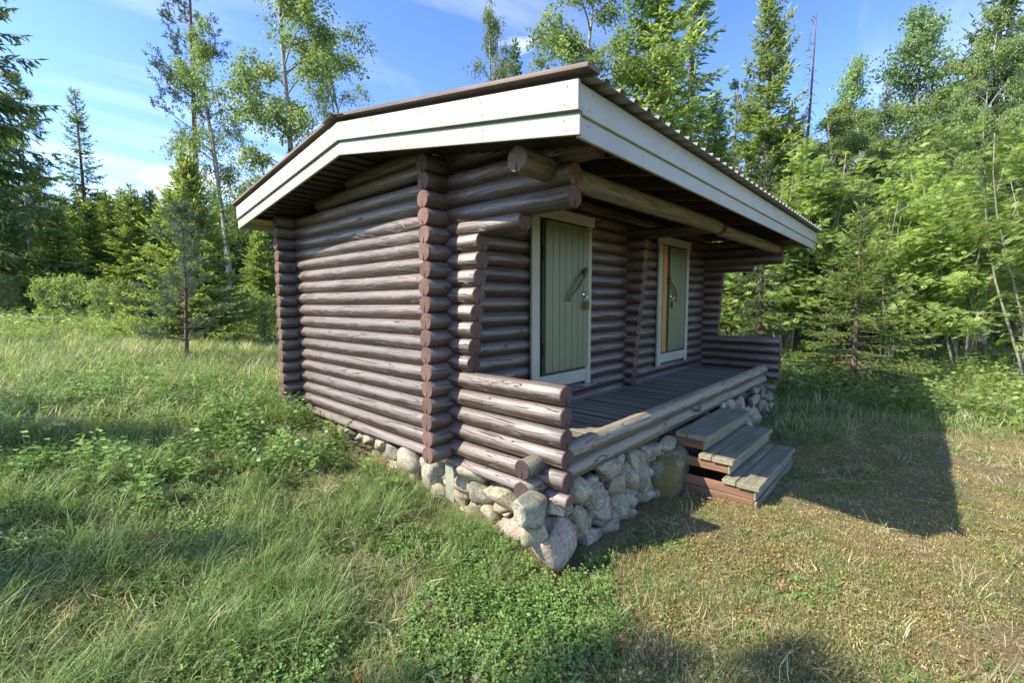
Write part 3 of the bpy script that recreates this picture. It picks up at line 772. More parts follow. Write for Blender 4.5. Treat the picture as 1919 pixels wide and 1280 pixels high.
# ------------------------------------------------------------------ wooden steps
st = empty('wooden_steps', (2.5, -1.6, -.55), label='short grey weathered timber steps up to the porch', cat='steps')
def sboard(nm, a, b, m, **kw):
    o = board(nm, a, b, m, st, .005, **kw); o.location = Vector(o.location)-Vector(st.location); return o
TR = [(1.86, 3.27, -1.225, -.012), (1.82, 3.25, -1.47, -.178), (1.775, 3.235, -1.705, -.347)]
for i, (x0, x1, yb, z) in enumerate(TR):
    yb2 = yb; 
    sboard('tread_board', (x0, yb2-.118, z-.048), (x1, yb2, z), M_STEP)
    sboard('tread_board', (x0-.01, yb2-.315, z-.048), (x1+.012, yb2-.126, z+.001), M_STEP)
    # riser strip and red-brown side boards
    sboard('riser_board', (x0+.015, yb2-.285, z-.142), (x1+.01, yb2-.262, z-.056), M_STEP)
    sboard('side_board', (x0+.03, yb2-.26, z-.142), (x0+.055, -1.12, z-.05), M_RED)
    sboard('side_board', (x1-.055, yb2-.26, z-.142), (x1-.03, -1.12, z-.05), M_RED)
sboard('side_board', (1.80, -1.97, -.60), (1.825, -1.12, -.492), M_RED)
sboard('side_board', (3.18, -1.97, -.60), (3.205, -1.12, -.492), M_RED)
sboard('riser_board', (1.78, -2.005, -.60), (3.25, -1.98, -.494), M_STEP)

# ------------------------------------------------------------------ trees
def unit(a): return a/np.maximum(np.linalg.norm(a, axis=-1, keepdims=True), 1e-9)
def rhombs(P, D, Nn, L, W, bend=0.0):
    """leaf shaped quads: base P, direction D, normal Nn, length L, width W -> V, F"""
    n = len(P); S_ = unit(np.cross(D, Nn)); L = np.broadcast_to(L, n)[:, None]; W = np.broadcast_to(W, n)[:, None]
    a = P; b = P + D*L*.45 + S_*W*.5; c = P + D*L - unit(Nn)*L*bend; d = P + D*L*.45 - S_*W*.5
    V = np.stack([a, b, c, d], 1).reshape(-1, 3); F_ = np.arange(n*4).reshape(n, 4); return V, F_
def conifer(seed, Ht, R, z0=.08, whorl=.30, nper=6, up_top=.9, droop=-.45, tw=(.16, .035), twn=1.0, fresh=.5, base_sparse=0.0, hang=.25, power=.8, light=0.0, tipup=.25, stick=1.0):
    """spruce-like tree: returns trunk mesh, crown mesh"""
    r = np.random.RandomState(seed); T = Acc(); P_ = []; D_ = []; N_ = []; L_ = []; W_ = []; A_ = []
    tr = .011*Ht+.02
    tp = [(.02*Ht*math.sin(q*2.3+seed)*.3*q, .02*Ht*math.cos(q*1.7+seed)*.3*q, q*Ht) for q in np.linspace(0, 1, 9)]
    V, Fs = tube_np(tp, [tr*(1.25 if q == 0 else 1)*(1-q/9)+.004 for q in range(9)], 8); T.add(V, Fs)
    z = z0*Ht
    while z < Ht*.985:
        t = z/Ht; prof = (1-t)**power*(1 if t > .12 else .8+t*1.6)
        n = nper if t < .9 else 4
        for j in range(n):
            if r.rand() < base_sparse*(1-t): continue
            az = r.rand()*2*PI; Lb = R*prof*r.uniform(.62, 1.12)+.10
            e0 = up_top*(t**1.6) + droop*(1-t)**.8 + r.uniform(-.12, .12)
            zz = z + r.uniform(-.5, .5)*whorl; k = 7
            s = np.linspace(0, 1, k)
            el = e0 + tipup*s**2 - .18*np.sin(PI*s)*(1-t)
            st_ = Lb/(k-1); pts = [np.array([np.interp(zz, [p[2] for p in tp], [p[0] for p in tp]), np.interp(zz, [p[2] for p in tp], [p[1] for p in tp]), zz])]
            dirs = []
            for q in range(k-1):
                d = np.array([math.cos(az)*math.cos(el[q]), math.sin(az)*math.cos(el[q]), math.sin(el[q])]); dirs.append(d); pts.append(pts[-1]+d*st_)
            V, Fs = tube_np([tuple(p) for p in pts[::2]], [max(.004, .018*Lb*(1-q/4)*.6) for q in range(4)], 4, False); T.add(V, Fs)
            pts = np.array(pts); dirs = np.array(dirs)
            nt_ = int(max(5, Lb/.055*twn)); ss = np.sort(r.uniform(.12 if t > .3 else .28, 1, nt_))
            idx_ = np.minimum((ss*(k-1)).astype(int), k-2); fr = ss*(k-1)-idx_
            base = pts[idx_]*(1-fr[:, None])+pts[idx_+1]*fr[:, None]; dd = dirs[idx_]
            side = unit(np.cross(dd, np.array([0, 0, 1.]))); sg = np.where(np.arange(nt_) % 2, 1., -1.)[:, None]
            fwd = r.uniform(.35, .8, (nt_, 1)); tl = (Lb*.34*(1.05-ss)**.7+tw[0]*.7)*r.uniform(.6, 1.1, nt_)
            td = unit(dd*fwd + side*sg*r.uniform(.6, 1, (nt_, 1)) + np.array([0, 0, -1.])*r.uniform(hang*.3, hang*1.5, (nt_, 1)))
            # each side twig carries short sprays
            m = np.maximum(1, (tl/(tw[0]*.62)).astype(int))
            rep = np.repeat(np.arange(nt_), m); pos = np.concatenate([np.arange(q)/q for q in m])
            b2 = base[rep]+td[rep]*(tl[rep]*pos)[:, None]*.92
            jig = r.normal(0, .26, (len(rep), 3)); d2 = unit(td[rep]+jig+np.array([0, 0, -1.])*hang*.4)
            P_.append(b2); D_.append(d2); N_.append(unit(np.array([0, 0, 1.])+r.normal(0, .45, (len(rep), 3))))
            L_.append(tw[0]*r.uniform(.75, 1.5, len(rep))*stick); W_.append(tw[1]*r.uniform(.7, 1.5, len(rep)))
            tip = np.clip(pos*.55+ss[rep]*.5, 0, 1)
            A_.append(np.clip(light + (tip**2)*fresh*r.uniform(.5, 1.4, len(rep)) + r.uniform(0, .22, len(rep)), 0, 1))
            # spray at the end of the branch
            P_.append(pts[-2:-1]+dirs[-1]*st_*.6); D_.append(dirs[-1:]); N_.append(np.array([[0, 0, 1.]])); L_.append(np.array([tw[0]*1.6])); W_.append(np.array([tw[1]*1.3])); A_.append(np.array([min(1, fresh+light+.2)]))
        z += whorl*(1-.45*t)*r.uniform(.8, 1.2)
    P, D, Nn, L, W, A = [np.concatenate(q) for q in (P_, D_, N_, L_, W_, A_)]
    C = Acc(); V, Fs = rhombs(P, D, Nn, L, W, .05); C.add(V, Fs, np.repeat(A, 4).astype(np.float32))
    V, Fs = rhombs(P, D, unit(np.cross(D, Nn)), L*.95, W*.8, 0); C.add(V, Fs, np.repeat(A*.85, 4).astype(np.float32))
    return T.mesh('trunk', True), C.mesh('crown')
def broadleaf(seed, Ht, R, zc0=.35, nl=14, leaf=.065, nleaf=14000, hang=.5, lean=0.0, up=.9, shape=1.0, forks=1, twl=.35, wd=.75, clump=1.0, trk=.009, curve=.02):
    """birch / aspen like: trunk with limbs, hanging twigs, leaf sized faces"""
    r = np.random.RandomState(seed); T = Acc(); tips = []; 
    stems = []
    for f in range(forks):
        a = r.rand()*2*PI; sp = 0 if forks == 1 else .16*Ht
        ph = r.rand()*6
        tp = np.array([[lean*q*Ht+math.cos(a)*sp*q**1.3+curve*Ht*math.sin(q*5+ph)*q, math.sin(a)*sp*q**1.3+curve*Ht*math.cos(q*4.2+ph)*q, q*Ht*(1-.12*f/max(1, forks))] for q in np.linspace(0, 1, 10)])
        V, Fs = tube_np([tuple(p) for p in tp], [Ht*trk*(1-q/10.5)*(1.3 if q == 0 else 1)+.004 for q in range(10)], 9); T.add(V, Fs); stems.append(tp)
    for tp in stems:
        for i in range(nl):
            t = zc0+(1-zc0)*((i+r.rand()*.8)/nl); 
            if t > .99: t = .99
            b = np.array([np.interp(t, np.linspace(0, 1, 10), tp[:, c]) for c in range(3)])
            u = (t-zc0)/(1-zc0); env = (math.sin(PI*min(1, (u*.86+.14)))**.7)*(1 if shape == 1 else (1-u)**.35*1.1)
            Lb = R*env*r.uniform(.6, 1.1)+.15; az = r.rand()*2*PI if forks == 1 else r.rand()*2*PI
            el = up*r.uniform(.6, 1.15); k = 7; p = b; pts = [p]; d = None
            for q in range(k):
                e = el-(hang+.3)*(q/k)**1.5; az += r.uniform(-.18, .18)
                d = np.array([math.cos(az)*math.cos(e), math.sin(az)*math.cos(e), math.sin(e)]); p = p+d*Lb/k; pts.append(p)
            V, Fs = tube_np([tuple(x) for x in pts], [max(.004, Lb*.016*(1-q/(k+1))) for q in range(k+1)], 5, False); T.add(V, Fs)
            # secondary shoots
            for s in range(int(3+Lb*3.2)):
                q = r.uniform(.25, 1)*k; i0 = min(int(q), k-1); pb = pts[i0]+(pts[i0+1]-pts[i0])*(q-i0)
                a2 = az+r.uniform(-1.5, 1.5); e2 = r.uniform(-.2, .8); l2 = Lb*r.uniform(.18, .42)+.1
                q1 = pb+np.array([math.cos(a2)*math.cos(e2), math.sin(a2)*math.cos(e2), math.sin(e2)])*l2*.6
                q2 = q1+np.array([math.cos(a2)*.7, math.sin(a2)*.7, -hang*.9+.2])*l2*.6
                V, Fs = tube_np([tuple(pb), tuple(q1), tuple(q2)], [.007, .005, .003], 3, False); T.add(V, Fs)
                tips.append((pb, q1, q2))
    n = len(tips); per = max(6, nleaf//n); P = []; D = []; A = []
    for (a, b, c) in tips:
        m = int(per*r.uniform(.5, 1.5)); nt_ = max(2, int(m/7)); tone = r.uniform(.15, .65)
        for q in range(nt_):
            u = r.uniform(.2, 1.05); o = (a+(b-a)*u*2) if u < .5 else (b+(c-b)*(u*2-1))
            o = o+r.normal(0, .05*clump, 3); dd = unit(np.array([r.normal(0, .6), r.normal(0, .6), r.uniform(-.2, .7)-hang*1.5])); ln = twl*r.uniform(.4, 1.2)
            w = r.uniform(0, 1, 7)[:, None]; pp = o+dd*w*ln+r.normal(0, .035*clump, (7, 3)); pp[:, 2] -= hang*.2*w[:, 0]**2*ln
            P.append(pp); D.append(unit(dd*.6+r.normal(0, .75, (7, 3))+np.array([0, 0, -.35]))); A.append(np.clip(tone+r.normal(0, .17, 7), 0, 1))
    P, D, A = np.concatenate(P), np.concatenate(D), np.concatenate(A)
    Nn = unit(r.normal(0, 1, P.shape)+np.array([0, 0, .5])); L = leaf*r.uniform(.7, 1.25, len(P))
    V, Fs = rhombs(P, D, Nn, L, L*wd); C = Acc(); C.add(V, Fs, np.repeat(A, 4).astype(np.float32))
    return T.mesh('trunk', True), C.mesh('crown')
def rowan(seed, Ht, R, nstem=3, ncomp=900, leafl=.20, lean=.15, flower=0):
    r = np.random.RandomState(seed); T = Acc(); tips = []
    for f in range(nstem):
        a = r.rand()*2*PI; ln = r.uniform(.03, .20)+lean*.2; hh = Ht*r.uniform(.75, 1); ph = r.rand()*6
        tp = np.array([[math.cos(a)*ln*hh*q**1.2+.02*hh*math.sin(q*6+ph), math.sin(a)*ln*hh*q**1.2+.02*hh*math.cos(q*5+ph), q*hh] for q in np.linspace(0, 1, 8)])
        V, Fs = tube_np([tuple(p) for p in tp], [hh*.0045*(1-q/8.5)+.003 for q in range(8)], 7); T.add(V, Fs)
        for i in range(int(9*Ht/4)):
            t = r.uniform(.22, 1); b = np.array([np.interp(t, np.linspace(0, 1, 8), tp[:, c]) for c in range(3)])
            az = r.rand()*2*PI; Lb = R*(1.1-t*.6)*r.uniform(.4, 1); e = r.uniform(.2, 1.0); pts = [b]; p = b
            for q in range(5):
                az += r.uniform(-.2, .2); e -= .08; p = p+np.array([math.cos(az)*math.cos(e), math.sin(az)*math.cos(e), math.sin(e)])*Lb/5; pts.append(p)
            V, Fs = tube_np([tuple(x) for x in pts], [max(.003, Lb*.013*(1-q/6)) for q in range(6)], 4, False); T.add(V, Fs)
            for q in range(1, 6): tips.append((pts[q], az))
    P = []; D = []; Nn = []; L = []; W = []; A = []
    per = max(1, ncomp//len(tips))
    for (p, az) in tips:
        for c in range(r.poisson(per)):
            a = az+r.normal(0, 1.2); e = r.uniform(-.7, .5); ax = np.array([math.cos(a)*math.cos(e), math.sin(a)*math.cos(e), math.sin(e)])
            o = p+r.normal(0, .09, 3); ll = leafl*r.uniform(.7, 1.25); up_ = unit(np.array([0, 0, 1.])+r.normal(0, .5, 3)); sd = unit(np.cross(ax, up_)); up2 = np.cross(sd, ax)
            tone = np.clip(r.normal(.5, .2), 0, 1)
            for q in range(5):
                s = .25+.72*q/5; bp_ = o+ax*ll*s-np.array([0, 0, 1])*ll*.25*s*s
                for g in (-1, 1):
                    d = unit(sd*g+ax*.45-np.array([0, 0, .25])); P.append(bp_); D.append(d); Nn.append(up2); L.append(ll*.42*(1-.25*abs(q-2)/2)); W.append(ll*.17); A.append(tone)
            P.append(o+ax*ll*.95-np.array([0, 0, 1])*ll*.22); D.append(ax); Nn.append(up2); L.append(ll*.3); W.append(ll*.12); A.append(tone)
    V, Fs = rhombs(np.array(P), np.array(D), np.array(Nn), np.array(L), np.array(W)); C = Acc(); C.add(V, Fs, np.repeat(np.array(A), 4).astype(np.float32))
    return T.mesh('trunk', True), C.mesh('crown'), [t[0] for t in tips]
def pine(seed, Ht, R, z0=.5, big=True):
    r = np.random.RandomState(seed); T = Acc(); P = []; D = []; A = []
    tp = [(.012*Ht*math.sin(q*4+seed), .012*Ht*math.cos(q*3+seed), q*Ht) for q in np.linspace(0, 1, 9)]
    V, Fs = tube_np(tp, [(.0105*Ht+.008)*(1-q/9.2)+.004 for q in range(9)], 8); T.add(V, Fs)
    z = z0*Ht
    while z < Ht*.99:
        t = z/Ht; u = (t-z0)/(1-z0)
        for j in range(4 if big else 5):
            if big and r.rand() < .3: continue
            az = r.rand()*2*PI; Lb = R*((1-u)**.6*.9+.12)*r.uniform(.5, 1.1); e = (.15+.55*u)*(1 if big else 1.2); p = np.array([0, 0, z+r.uniform(-.06, .06)*(3 if big else 1)]); pts = [p]
            for q in range(5):
                e += r.uniform(-.1, .18); az += r.uniform(-.2, .2); p = p+np.array([math.cos(az)*math.cos(e), math.sin(az)*math.cos(e), math.sin(e)])*Lb/5; pts.append(p)
            V, Fs = tube_np([tuple(x) for x in pts], [max(.003, Lb*.014*(1-q/6)) for q in range(6)], 4, False); T.add(V, Fs)
            nc = int(14 if big else 10)
            for c in range(nc):
                q = r.uniform(.35, 1)*5; i0 = min(int(q), 4); b = pts[i0]+(pts[i0+1]-pts[i0])*(q-i0); sp = (.16 if big else .07)*Lb/1.2
                b = b+r.normal(0, sp, 3); ax = unit(pts[-1]-pts[0]+r.normal(0, .5, 3)*Lb+np.array([0, 0, .3*Lb])); m = 22 if big else 26; ln = .20 if big else .12
                s = r.uniform(0, 1, (m, 1)); P.append(b+ax*s*ln*1.2); D.append(unit(ax*.8+r.normal(0, .75, (m, 3)))); A.append(np.full(m, np.clip(r.normal(.45, .2), 0, 1)))
        z += (.55 if big else .21)*r.uniform(.8, 1.2)
    P, D, A = np.concatenate(P), np.concatenate(D), np.concatenate(A)
    Nn = unit(r.normal(0, 1, P.shape)); ln = (.14 if big else .085)*r.uniform(.7, 1.2, len(P)); V, Fs = rhombs(P, D, Nn, ln, .028 if big else .0065)
    C = Acc(); C.add(V, Fs, np.repeat(A, 4).astype(np.float32)); return T.mesh('trunk', True), C.mesh('crown')
def deadtree(seed, Ht):
    r = np.random.RandomState(seed); T = Acc()
    tp = [(.02*Ht*q*q+.008*Ht*math.sin(q*4), .01*Ht*math.cos(q*3), q*Ht) for q in np.linspace(0, 1, 9)]
    V, Fs = tube_np(tp, [(.0085*Ht)*(1-q/9.1)+.004 for q in range(9)], 7); T.add(V, Fs); B = Acc()
    for i in range(110):
        t = r.uniform(.2, .99); az = r.rand()*2*PI; Lb = (1.05*(1-t)+.2)*r.uniform(.4, 1.1); e = r.uniform(-.3, .35)
        p = np.array([np.interp(t*Ht, [q[2] for q in tp], [q[0] for q in tp]), 0, t*Ht]); pts = [p]
        for q in range(4):
            p = p+np.array([math.cos(az)*math.cos(e), math.sin(az)*math.cos(e), math.sin(e)])*Lb/4; e -= .25; pts.append(p)
        V, Fs = tube_np([tuple(x) for x in pts], [.018, .013, .010, .008, .006], 3, False); B.add(V, Fs)
        for s in range(3):
            q = pts[r.randint(1, 5)]; d = r.normal(0, .12, 3)*Lb; V, Fs = tube_np([tuple(q), tuple(q+d+np.array([0, 0, -.05]))], [.004, .002], 3, False); B.add(V, Fs)
    return T.mesh('trunk', True), B.mesh('branches', True)

PRO = {}
def proto(key, fn, bark, leaf, h, name):
    a = fn; PRO[key] = (a[0], a[1], bark, leaf, h, name)
    if not a[0].materials: a[0].materials.append(bark)
    if not a[1].materials: a[1].materials.append(leaf)
proto('spruce', conifer(3, 12, 1.9, .10, .34, 7, tw=(.20, .075), twn=.62, fresh=.45, hang=.35), B_SPR, L_SPR, 12, 'spruce_tree')
proto('spruce_big', conifer(5, 14, 2.7, .04, .36, 7, base_sparse=.12, droop=-.35, tw=(.20, .062), twn=.85, fresh=.35, hang=.55, tipup=.5), B_SPR, L_SPR, 14, 'spruce_tree')
proto('spruce_thin', conifer(9, 12, 1.55, .22, .36, 6, droop=-.42, tw=(.17, .055), twn=.8, fresh=.5, hang=.35, power=.62, base_sparse=.25), B_SPR, L_SPR, 12, 'spruce_tree')
proto('spruce_fresh', conifer(12, 12, 2.0, .12, .30, 7, droop=-.15, up_top=1.0, tw=(.16, .06), twn=.85, fresh=.75, hang=.2, power=.70, light=.08), B_SPR, L_SPRY, 12, 'spruce_tree')
proto('young_spruce', conifer(15, 5, 2.1, .05, .16, 8, droop=.05, up_top=1.0, tw=(.12, .045), twn=1.2, fresh=.8, hang=.08, power=.9, light=.18, tipup=.4), B_SPR, L_SPRY, 5, 'young_spruce')
proto('young_spruce_open', conifer(18, 5, 2.1, .06, .22, 6, droop=-.12, up_top=.9, tw=(.115, .034), twn=1.1, fresh=.5, hang=.12, power=1.0, tipup=.25), B_SPR, L_SPRY, 5, 'young_spruce')
proto('birch', broadleaf(21, 13, 2.25, .30, 30, .085, 27000, .55, clump=1.6), B_BIRCH, L_BIRCH, 13, 'birch_tree')
proto('birch2', broadleaf(24, 13, 1.8, .28, 24, .08, 21000, .85, forks=2, twl=.55), B_BIRCH, L_BIRCH, 13, 'birch_tree')
proto('aspen', broadleaf(27, 12, 1.75, .18, 52, .10, 26000, .05, up=.95, wd=.95, clump=2.6, shape=2), B_GREY, L_ASPEN, 12, 'aspen_tree')
proto('pine', pine(30, 13, 1.7, .52), B_PINE, L_PINE, 13, 'pine_tree')
proto('young_pine', pine(33, 2.8, 1.0, .16, False), B_SPR, L_PINE, 2.8, 'young_pine')
_r = rowan(36, 6, 1.7, 5, 4400, .155); proto('rowan', _r, B_GREY, L_ROWAN, 6, 'rowan_tree')
_r2 = rowan(39, 5, 1.7, 6, 3900, .145, .2); proto('rowan2', _r2, B_GREY, L_ROWAN, 5, 'rowan_tree')
proto('shrub', broadleaf(42, 2.2, .95, .08, 14, .075, 3800, .1, forks=4, twl=.2, trk=.007), B_GREY, L_BUSH, 2.2, 'leafy_shrub')
proto('dead', deadtree(45, 12), B_SPR, B_GREY, 12, 'dead_spruce')
def tree(key, loc, h, label, rz=None, group=None, wid=1.0, cat='tree', lean=(0, 0)):
    tm, cm_, _, _, h0, nm = PRO[key]
    s = h/h0
    o = empty(nm, loc, rnd.random()*6.28 if rz is None else rz, label=label, cat=cat, group=group)
    o.scale = (s*wid, s*wid, s); o.rotation_euler[0] = lean[0]; o.rotation_euler[1] = lean[1]
    link('trunk', tm, o); link('branches' if key == 'dead' else 'crown', cm_, o)
    return o
def ptree(key, u, depth, top_v, label, **kw):
    """tree seen at picture column u, at a forward distance, whose tip reaches picture row top_v"""
    d = ray(u, 560); p = CAM+d*depth; z = float(gz2(np.array([p.x]), np.array([p.y]))[0])-.05
    tz = CAM.z+ (ray(u, top_v)*depth).z
    return tree(key, (p.x, p.y, z), max(.5, tz-z), label, **kw)
# left of the hut
ptree('spruce_big', -45, 19, -300, 'large dark spruce at the left picture edge with drooping branches', rz=1.0, wid=1.1)
ptree('birch', 66, 24, 150, 'pale slim birch trunk hidden among the dark spruces at far left', wid=.7)
ptree('spruce_thin', 173, 26, 182, 'slender spruce with bare lower trunk standing alone against the sky', rz=.4)
ptree('young_spruce', 362, 12.5, 292, 'bright yellow green young spruce behind the small dark pine', rz=.2, wid=.85)
ptree('young_pine', 345, 8.9, 405, 'small bluish young pine standing in front of the bright spruce', rz=2.0, wid=1.0)
ptree('pine', 388, 21, -90, 'tall pine with reddish trunk beside the slim birch', rz=.8, wid=.85)
ptree('birch2', 437, 20, 25, 'slim birch with airy crown right of the reddish pine', rz=1.9, wid=.85)
ptree('birch', 556, 17, -170, 'tall white trunked birch rising behind the left roof slope', rz=.3, wid=1.0)
ptree('birch2', 690, 22, 75, 'smaller birch top rising beside the tall white trunked birch', rz=2.7, wid=.75)
ptree('birch2', 908, 24, 52, 'lone birch top peeping over the middle of the roof', rz=4.4, wid=.62)
ptree('spruce', 965, 34, 100, 'distant spruce tip just over the roof by the lone birch top', wid=.8)
ptree('birch', 1105, 16, -60, 'airy birch left of the green spruces behind the roof corner', rz=5.0, wid=1.15)
ptree('spruce_fresh', 1223, 15.5, -230, 'tall fresh green spruce with straight trunk above the roof', rz=.2, wid=.85)
ptree('spruce_thin', 1285, 20, -60, 'drooping dark spruce just behind the fresh green spruce', rz=3.2, wid=1.3)
ptree('spruce_fresh', 1428, 14.5, -60, 'narrow fresh green spruce behind the front eave, trunk visible', rz=1.3, wid=.80)
ptree('dead', 1495, 15.5, 45, 'dead bare spruce between the green spruce and the aspens', rz=.1, cat='tree')
ptree('aspen', 1572, 23, 138, 'lower of the two round topped aspens, left one', rz=.4, wid=.8)
ptree('aspen', 1700, 22, 45, 'taller round topped aspen in the middle of the right woods', rz=2.4, wid=.95)
ptree('spruce_thin', 1634, 19, 170, 'thin dark spruce between the two aspens', rz=1.1, wid=.8)
ptree('spruce_big', 1832, 16, -110, 'heavy dark spruce towering near the right picture edge', rz=2.1, wid=.8)
ptree('birch', 1905, 20, 30, 'birch crown in the top right corner behind the dark spruce', rz=1.5)
ptree('pine', 1372, 24, 165, 'bluish pine crown showing left of the narrow spruce', rz=2.1, wid=1.0)
ptree('spruce_fresh', 1330, 17, 190, 'shorter leafy green spruce above the eave between two tall spruces', rz=2.9, wid=1.1)
ptree('spruce_thin', 1755, 15, 235, 'half bare spruce with grey twigs in front of the heavy dark spruce', rz=.9, wid=.8)
ptree('young_spruce_open', 1608, 9.2, 388, 'young dark trunked spruce with spreading low branches right of the porch', rz=.3, wid=1.0)
ptree('spruce_thin', 1424, 10.3, 300, 'grey barked spruce with dead lower twigs seen past the porch end', rz=.9, wid=1.1)
ptree('rowan', 1925, 8.8, 235, 'large rowan with feathery leaves at the right picture edge', rz=3.4, wid=1.1)
ptree('rowan', 1800, 10.8, 275, 'rowan left of the large rowan, in front of the dark spruce', rz=2.6, wid=1.2)
ptree('rowan2', 1668, 11.5, 350, 'many stemmed rowan clump in the middle of the right thicket', rz=1.0, wid=1.1)
ptree('rowan2', 1755, 12, 330, 'bushy rowan just right of the many stemmed rowan clump', rz=3.0, wid=1.15)
ptree('rowan2', 1560, 13, 300, 'bushy rowan under the dead spruce beyond the porch', rz=4.0, wid=1.2)
ptree('rowan', 1480, 13.5, 305, 'rowan between the dead spruce and the porch eave end', rz=5.0, wid=1.1)
ptree('birch', 1822, 11.5, 40, 'white birch stem with dark flecks inside the right thicket', rz=4.0, wid=.55)
ptree('birch2', 1530, 14, 210, 'thin pale birch stems behind the young spruce right of the porch', rz=2.0, wid=.7)
ptree('rowan2', 1945, 10.5, 330, 'low rowan cut by the right picture edge', rz=2.2, wid=1.2)
ptree('birch', 1545, 17.5, 215, 'leafy birch filling the gap right of the dead spruce', rz=.7, wid=1.4)
ptree('birch2', 1662, 17, 200, 'weeping birch between the aspens, in front of the thin spruce', rz=1.7, wid=1.5)
ptree('birch', 1782, 18, 130, 'leafy birch left of the heavy dark spruce', rz=3.7, wid=1.4)
ptree('spruce_fresh', 1885, 17.5, 95, 'pale green spruce at the right edge behind the rowans', rz=2.7, wid=1.3)
ptree('birch', 1460, 17, 250, 'leafy birch left of the dead spruce', rz=4.7, wid=1.2)
ptree('birch2', 1850, 14, 300, 'low weeping birch behind the rowan thicket at right', rz=.7, wid=1.6)
ptree('birch2', 1600, 14.5, 330, 'low weeping birch behind the many stemmed rowan clump', rz=2.9, wid=1.7)
ptree('spruce_fresh', 262, 19, 350, 'pale green pointed spruce left of the bright young spruce', rz=1.7, wid=1.6)
ptree('spruce_fresh', 118, 20, 385, 'pale green spruce left of the slender lone spruce', rz=.7, wid=1.8)
ptree('spruce_fresh', 492, 17, 425, 'pale green bushy spruce beside the rear corner of the hut', rz=2.7, wid=1.7)
# forest behind: individual trees in ranks
ORD = ['first', 'second', 'third', 'fourth', 'fifth', 'sixth', 'seventh', 'eighth', 'ninth', 'tenth', 'eleventh', 'twelfth', 'thirteenth', 'fourteenth', 'fifteenth', 'sixteenth', 'seventeenth', 'eighteenth', 'nineteenth', 'twentieth']
KIND = {'birch2': 'weeping birch', 'spruce': 'dark spruce', 'spruce_thin': 'slim spruce', 'birch': 'birch', 'aspen': 'aspen', 'spruce_fresh': 'pale green spruce', 'rowan2': 'leafy rowan', 'spruce_big': 'broad dark spruce', 'shrub': 'small leafy shrub'}
def rank(keys, us, dep, tops, wid, where):
    cnt = {}
    for u in us:
        k = rnd.choice(keys); cnt[k] = cnt.get(k, 0)+1
        t = tops(u) if callable(tops) else tops
        ptree(k, u+rnd.uniform(-14, 14), rnd.uniform(*dep), rnd.uniform(*t), '%s %s from the left in the %s' % (ORD[cnt[k]-1], KIND[k], where), group='%s of the %s' % (KIND[k], where), wid=wid)
rank(['spruce', 'spruce', 'spruce_big', 'spruce_fresh', 'birch'], np.arange(-60, 560, 40), (24, 29), lambda u: (345, 400) if u > 90 else (240, 330), 1.55, 'nearer forest rank left of the hut')
rank(['spruce_fresh', 'birch2', 'spruce', 'aspen'], np.arange(-40, 600, 34), (29, 34), (335, 385), 1.9, 'middle forest rank left of the hut')
rank(['spruce', 'spruce_big'], np.arange(-90, 640, 46), (34, 42), (350, 400), 2.1, 'farther forest rank left of the hut')
rank(['spruce', 'spruce_thin', 'birch', 'aspen', 'spruce_fresh'], np.arange(1330, 2080, 52), (18, 26), (190, 300), 1.25, 'tall forest rank right of the hut')
rank(['rowan2', 'rowan2', 'birch', 'rowan2', 'shrub'], np.arange(1370, 2080, 48), (13.5, 18), (330, 430), 1.4, 'leafy understory right of the hut')
rank(['spruce', 'spruce_fresh'], np.arange(1340, 2060, 70), (28, 36), (270, 330), 2.0, 'farthest forest rank right of the hut')
rank(['spruce', 'spruce_thin', 'birch'], np.arange(640, 1330, 75), (20, 30), (300, 380), 1.2, 'rank hidden behind the roof')
# saplings at the far edge of the meadow, left
for j, (u, dp, tv, l) in enumerate([(84, 17, 528, 'leftmost leafy sapling at the meadow edge under the dark spruces'), (130, 17, 522, 'broad leafy sapling below the slender lone spruce'), (183, 16.5, 532, 'leafy sapling right of the slender lone spruce'),
                     (232, 15.5, 532, 'leafy sapling just left of the bright young spruce'), (12, 18, 520, 'leafy sapling at the left picture edge of the meadow'), (452, 16, 545, 'leafy sapling between the bright young spruce and the hut'), (492, 14, 560, 'low sapling touching the rear corner of the hut')]):
    ptree('shrub', u, dp, tv, l, cat='sapling', wid=rnd.uniform(.55, .85))
# trees to the left, outside the picture, whose shade falls on the lawn
for (tx, ty, key, hh, w, l) in [(-9.4, 2.6, 'birch', 9.3, .62, 'slim birch outside the left picture edge nearest the camera'), (-11.6, 5.2, 'birch2', 10.4, .7, 'forked birch outside the left picture edge'),
                   (-10.6, 7.6, 'birch', 9.2, .62, 'birch outside the left picture edge opposite the hut'), (-13.6, 3.4, 'aspen', 11.2, .6, 'aspen outside the left picture edge'),
                   (-13.2, 10.4, 'spruce_thin', 11.0, 1.0, 'spruce outside the left picture edge beyond the birches'), (-9.9, -.6, 'birch2', 8.8, .6, 'low birch outside the left picture edge beside the camera')]:
    tree(key, (tx, ty, gz(tx, ty)-.05), hh, l, wid=w)

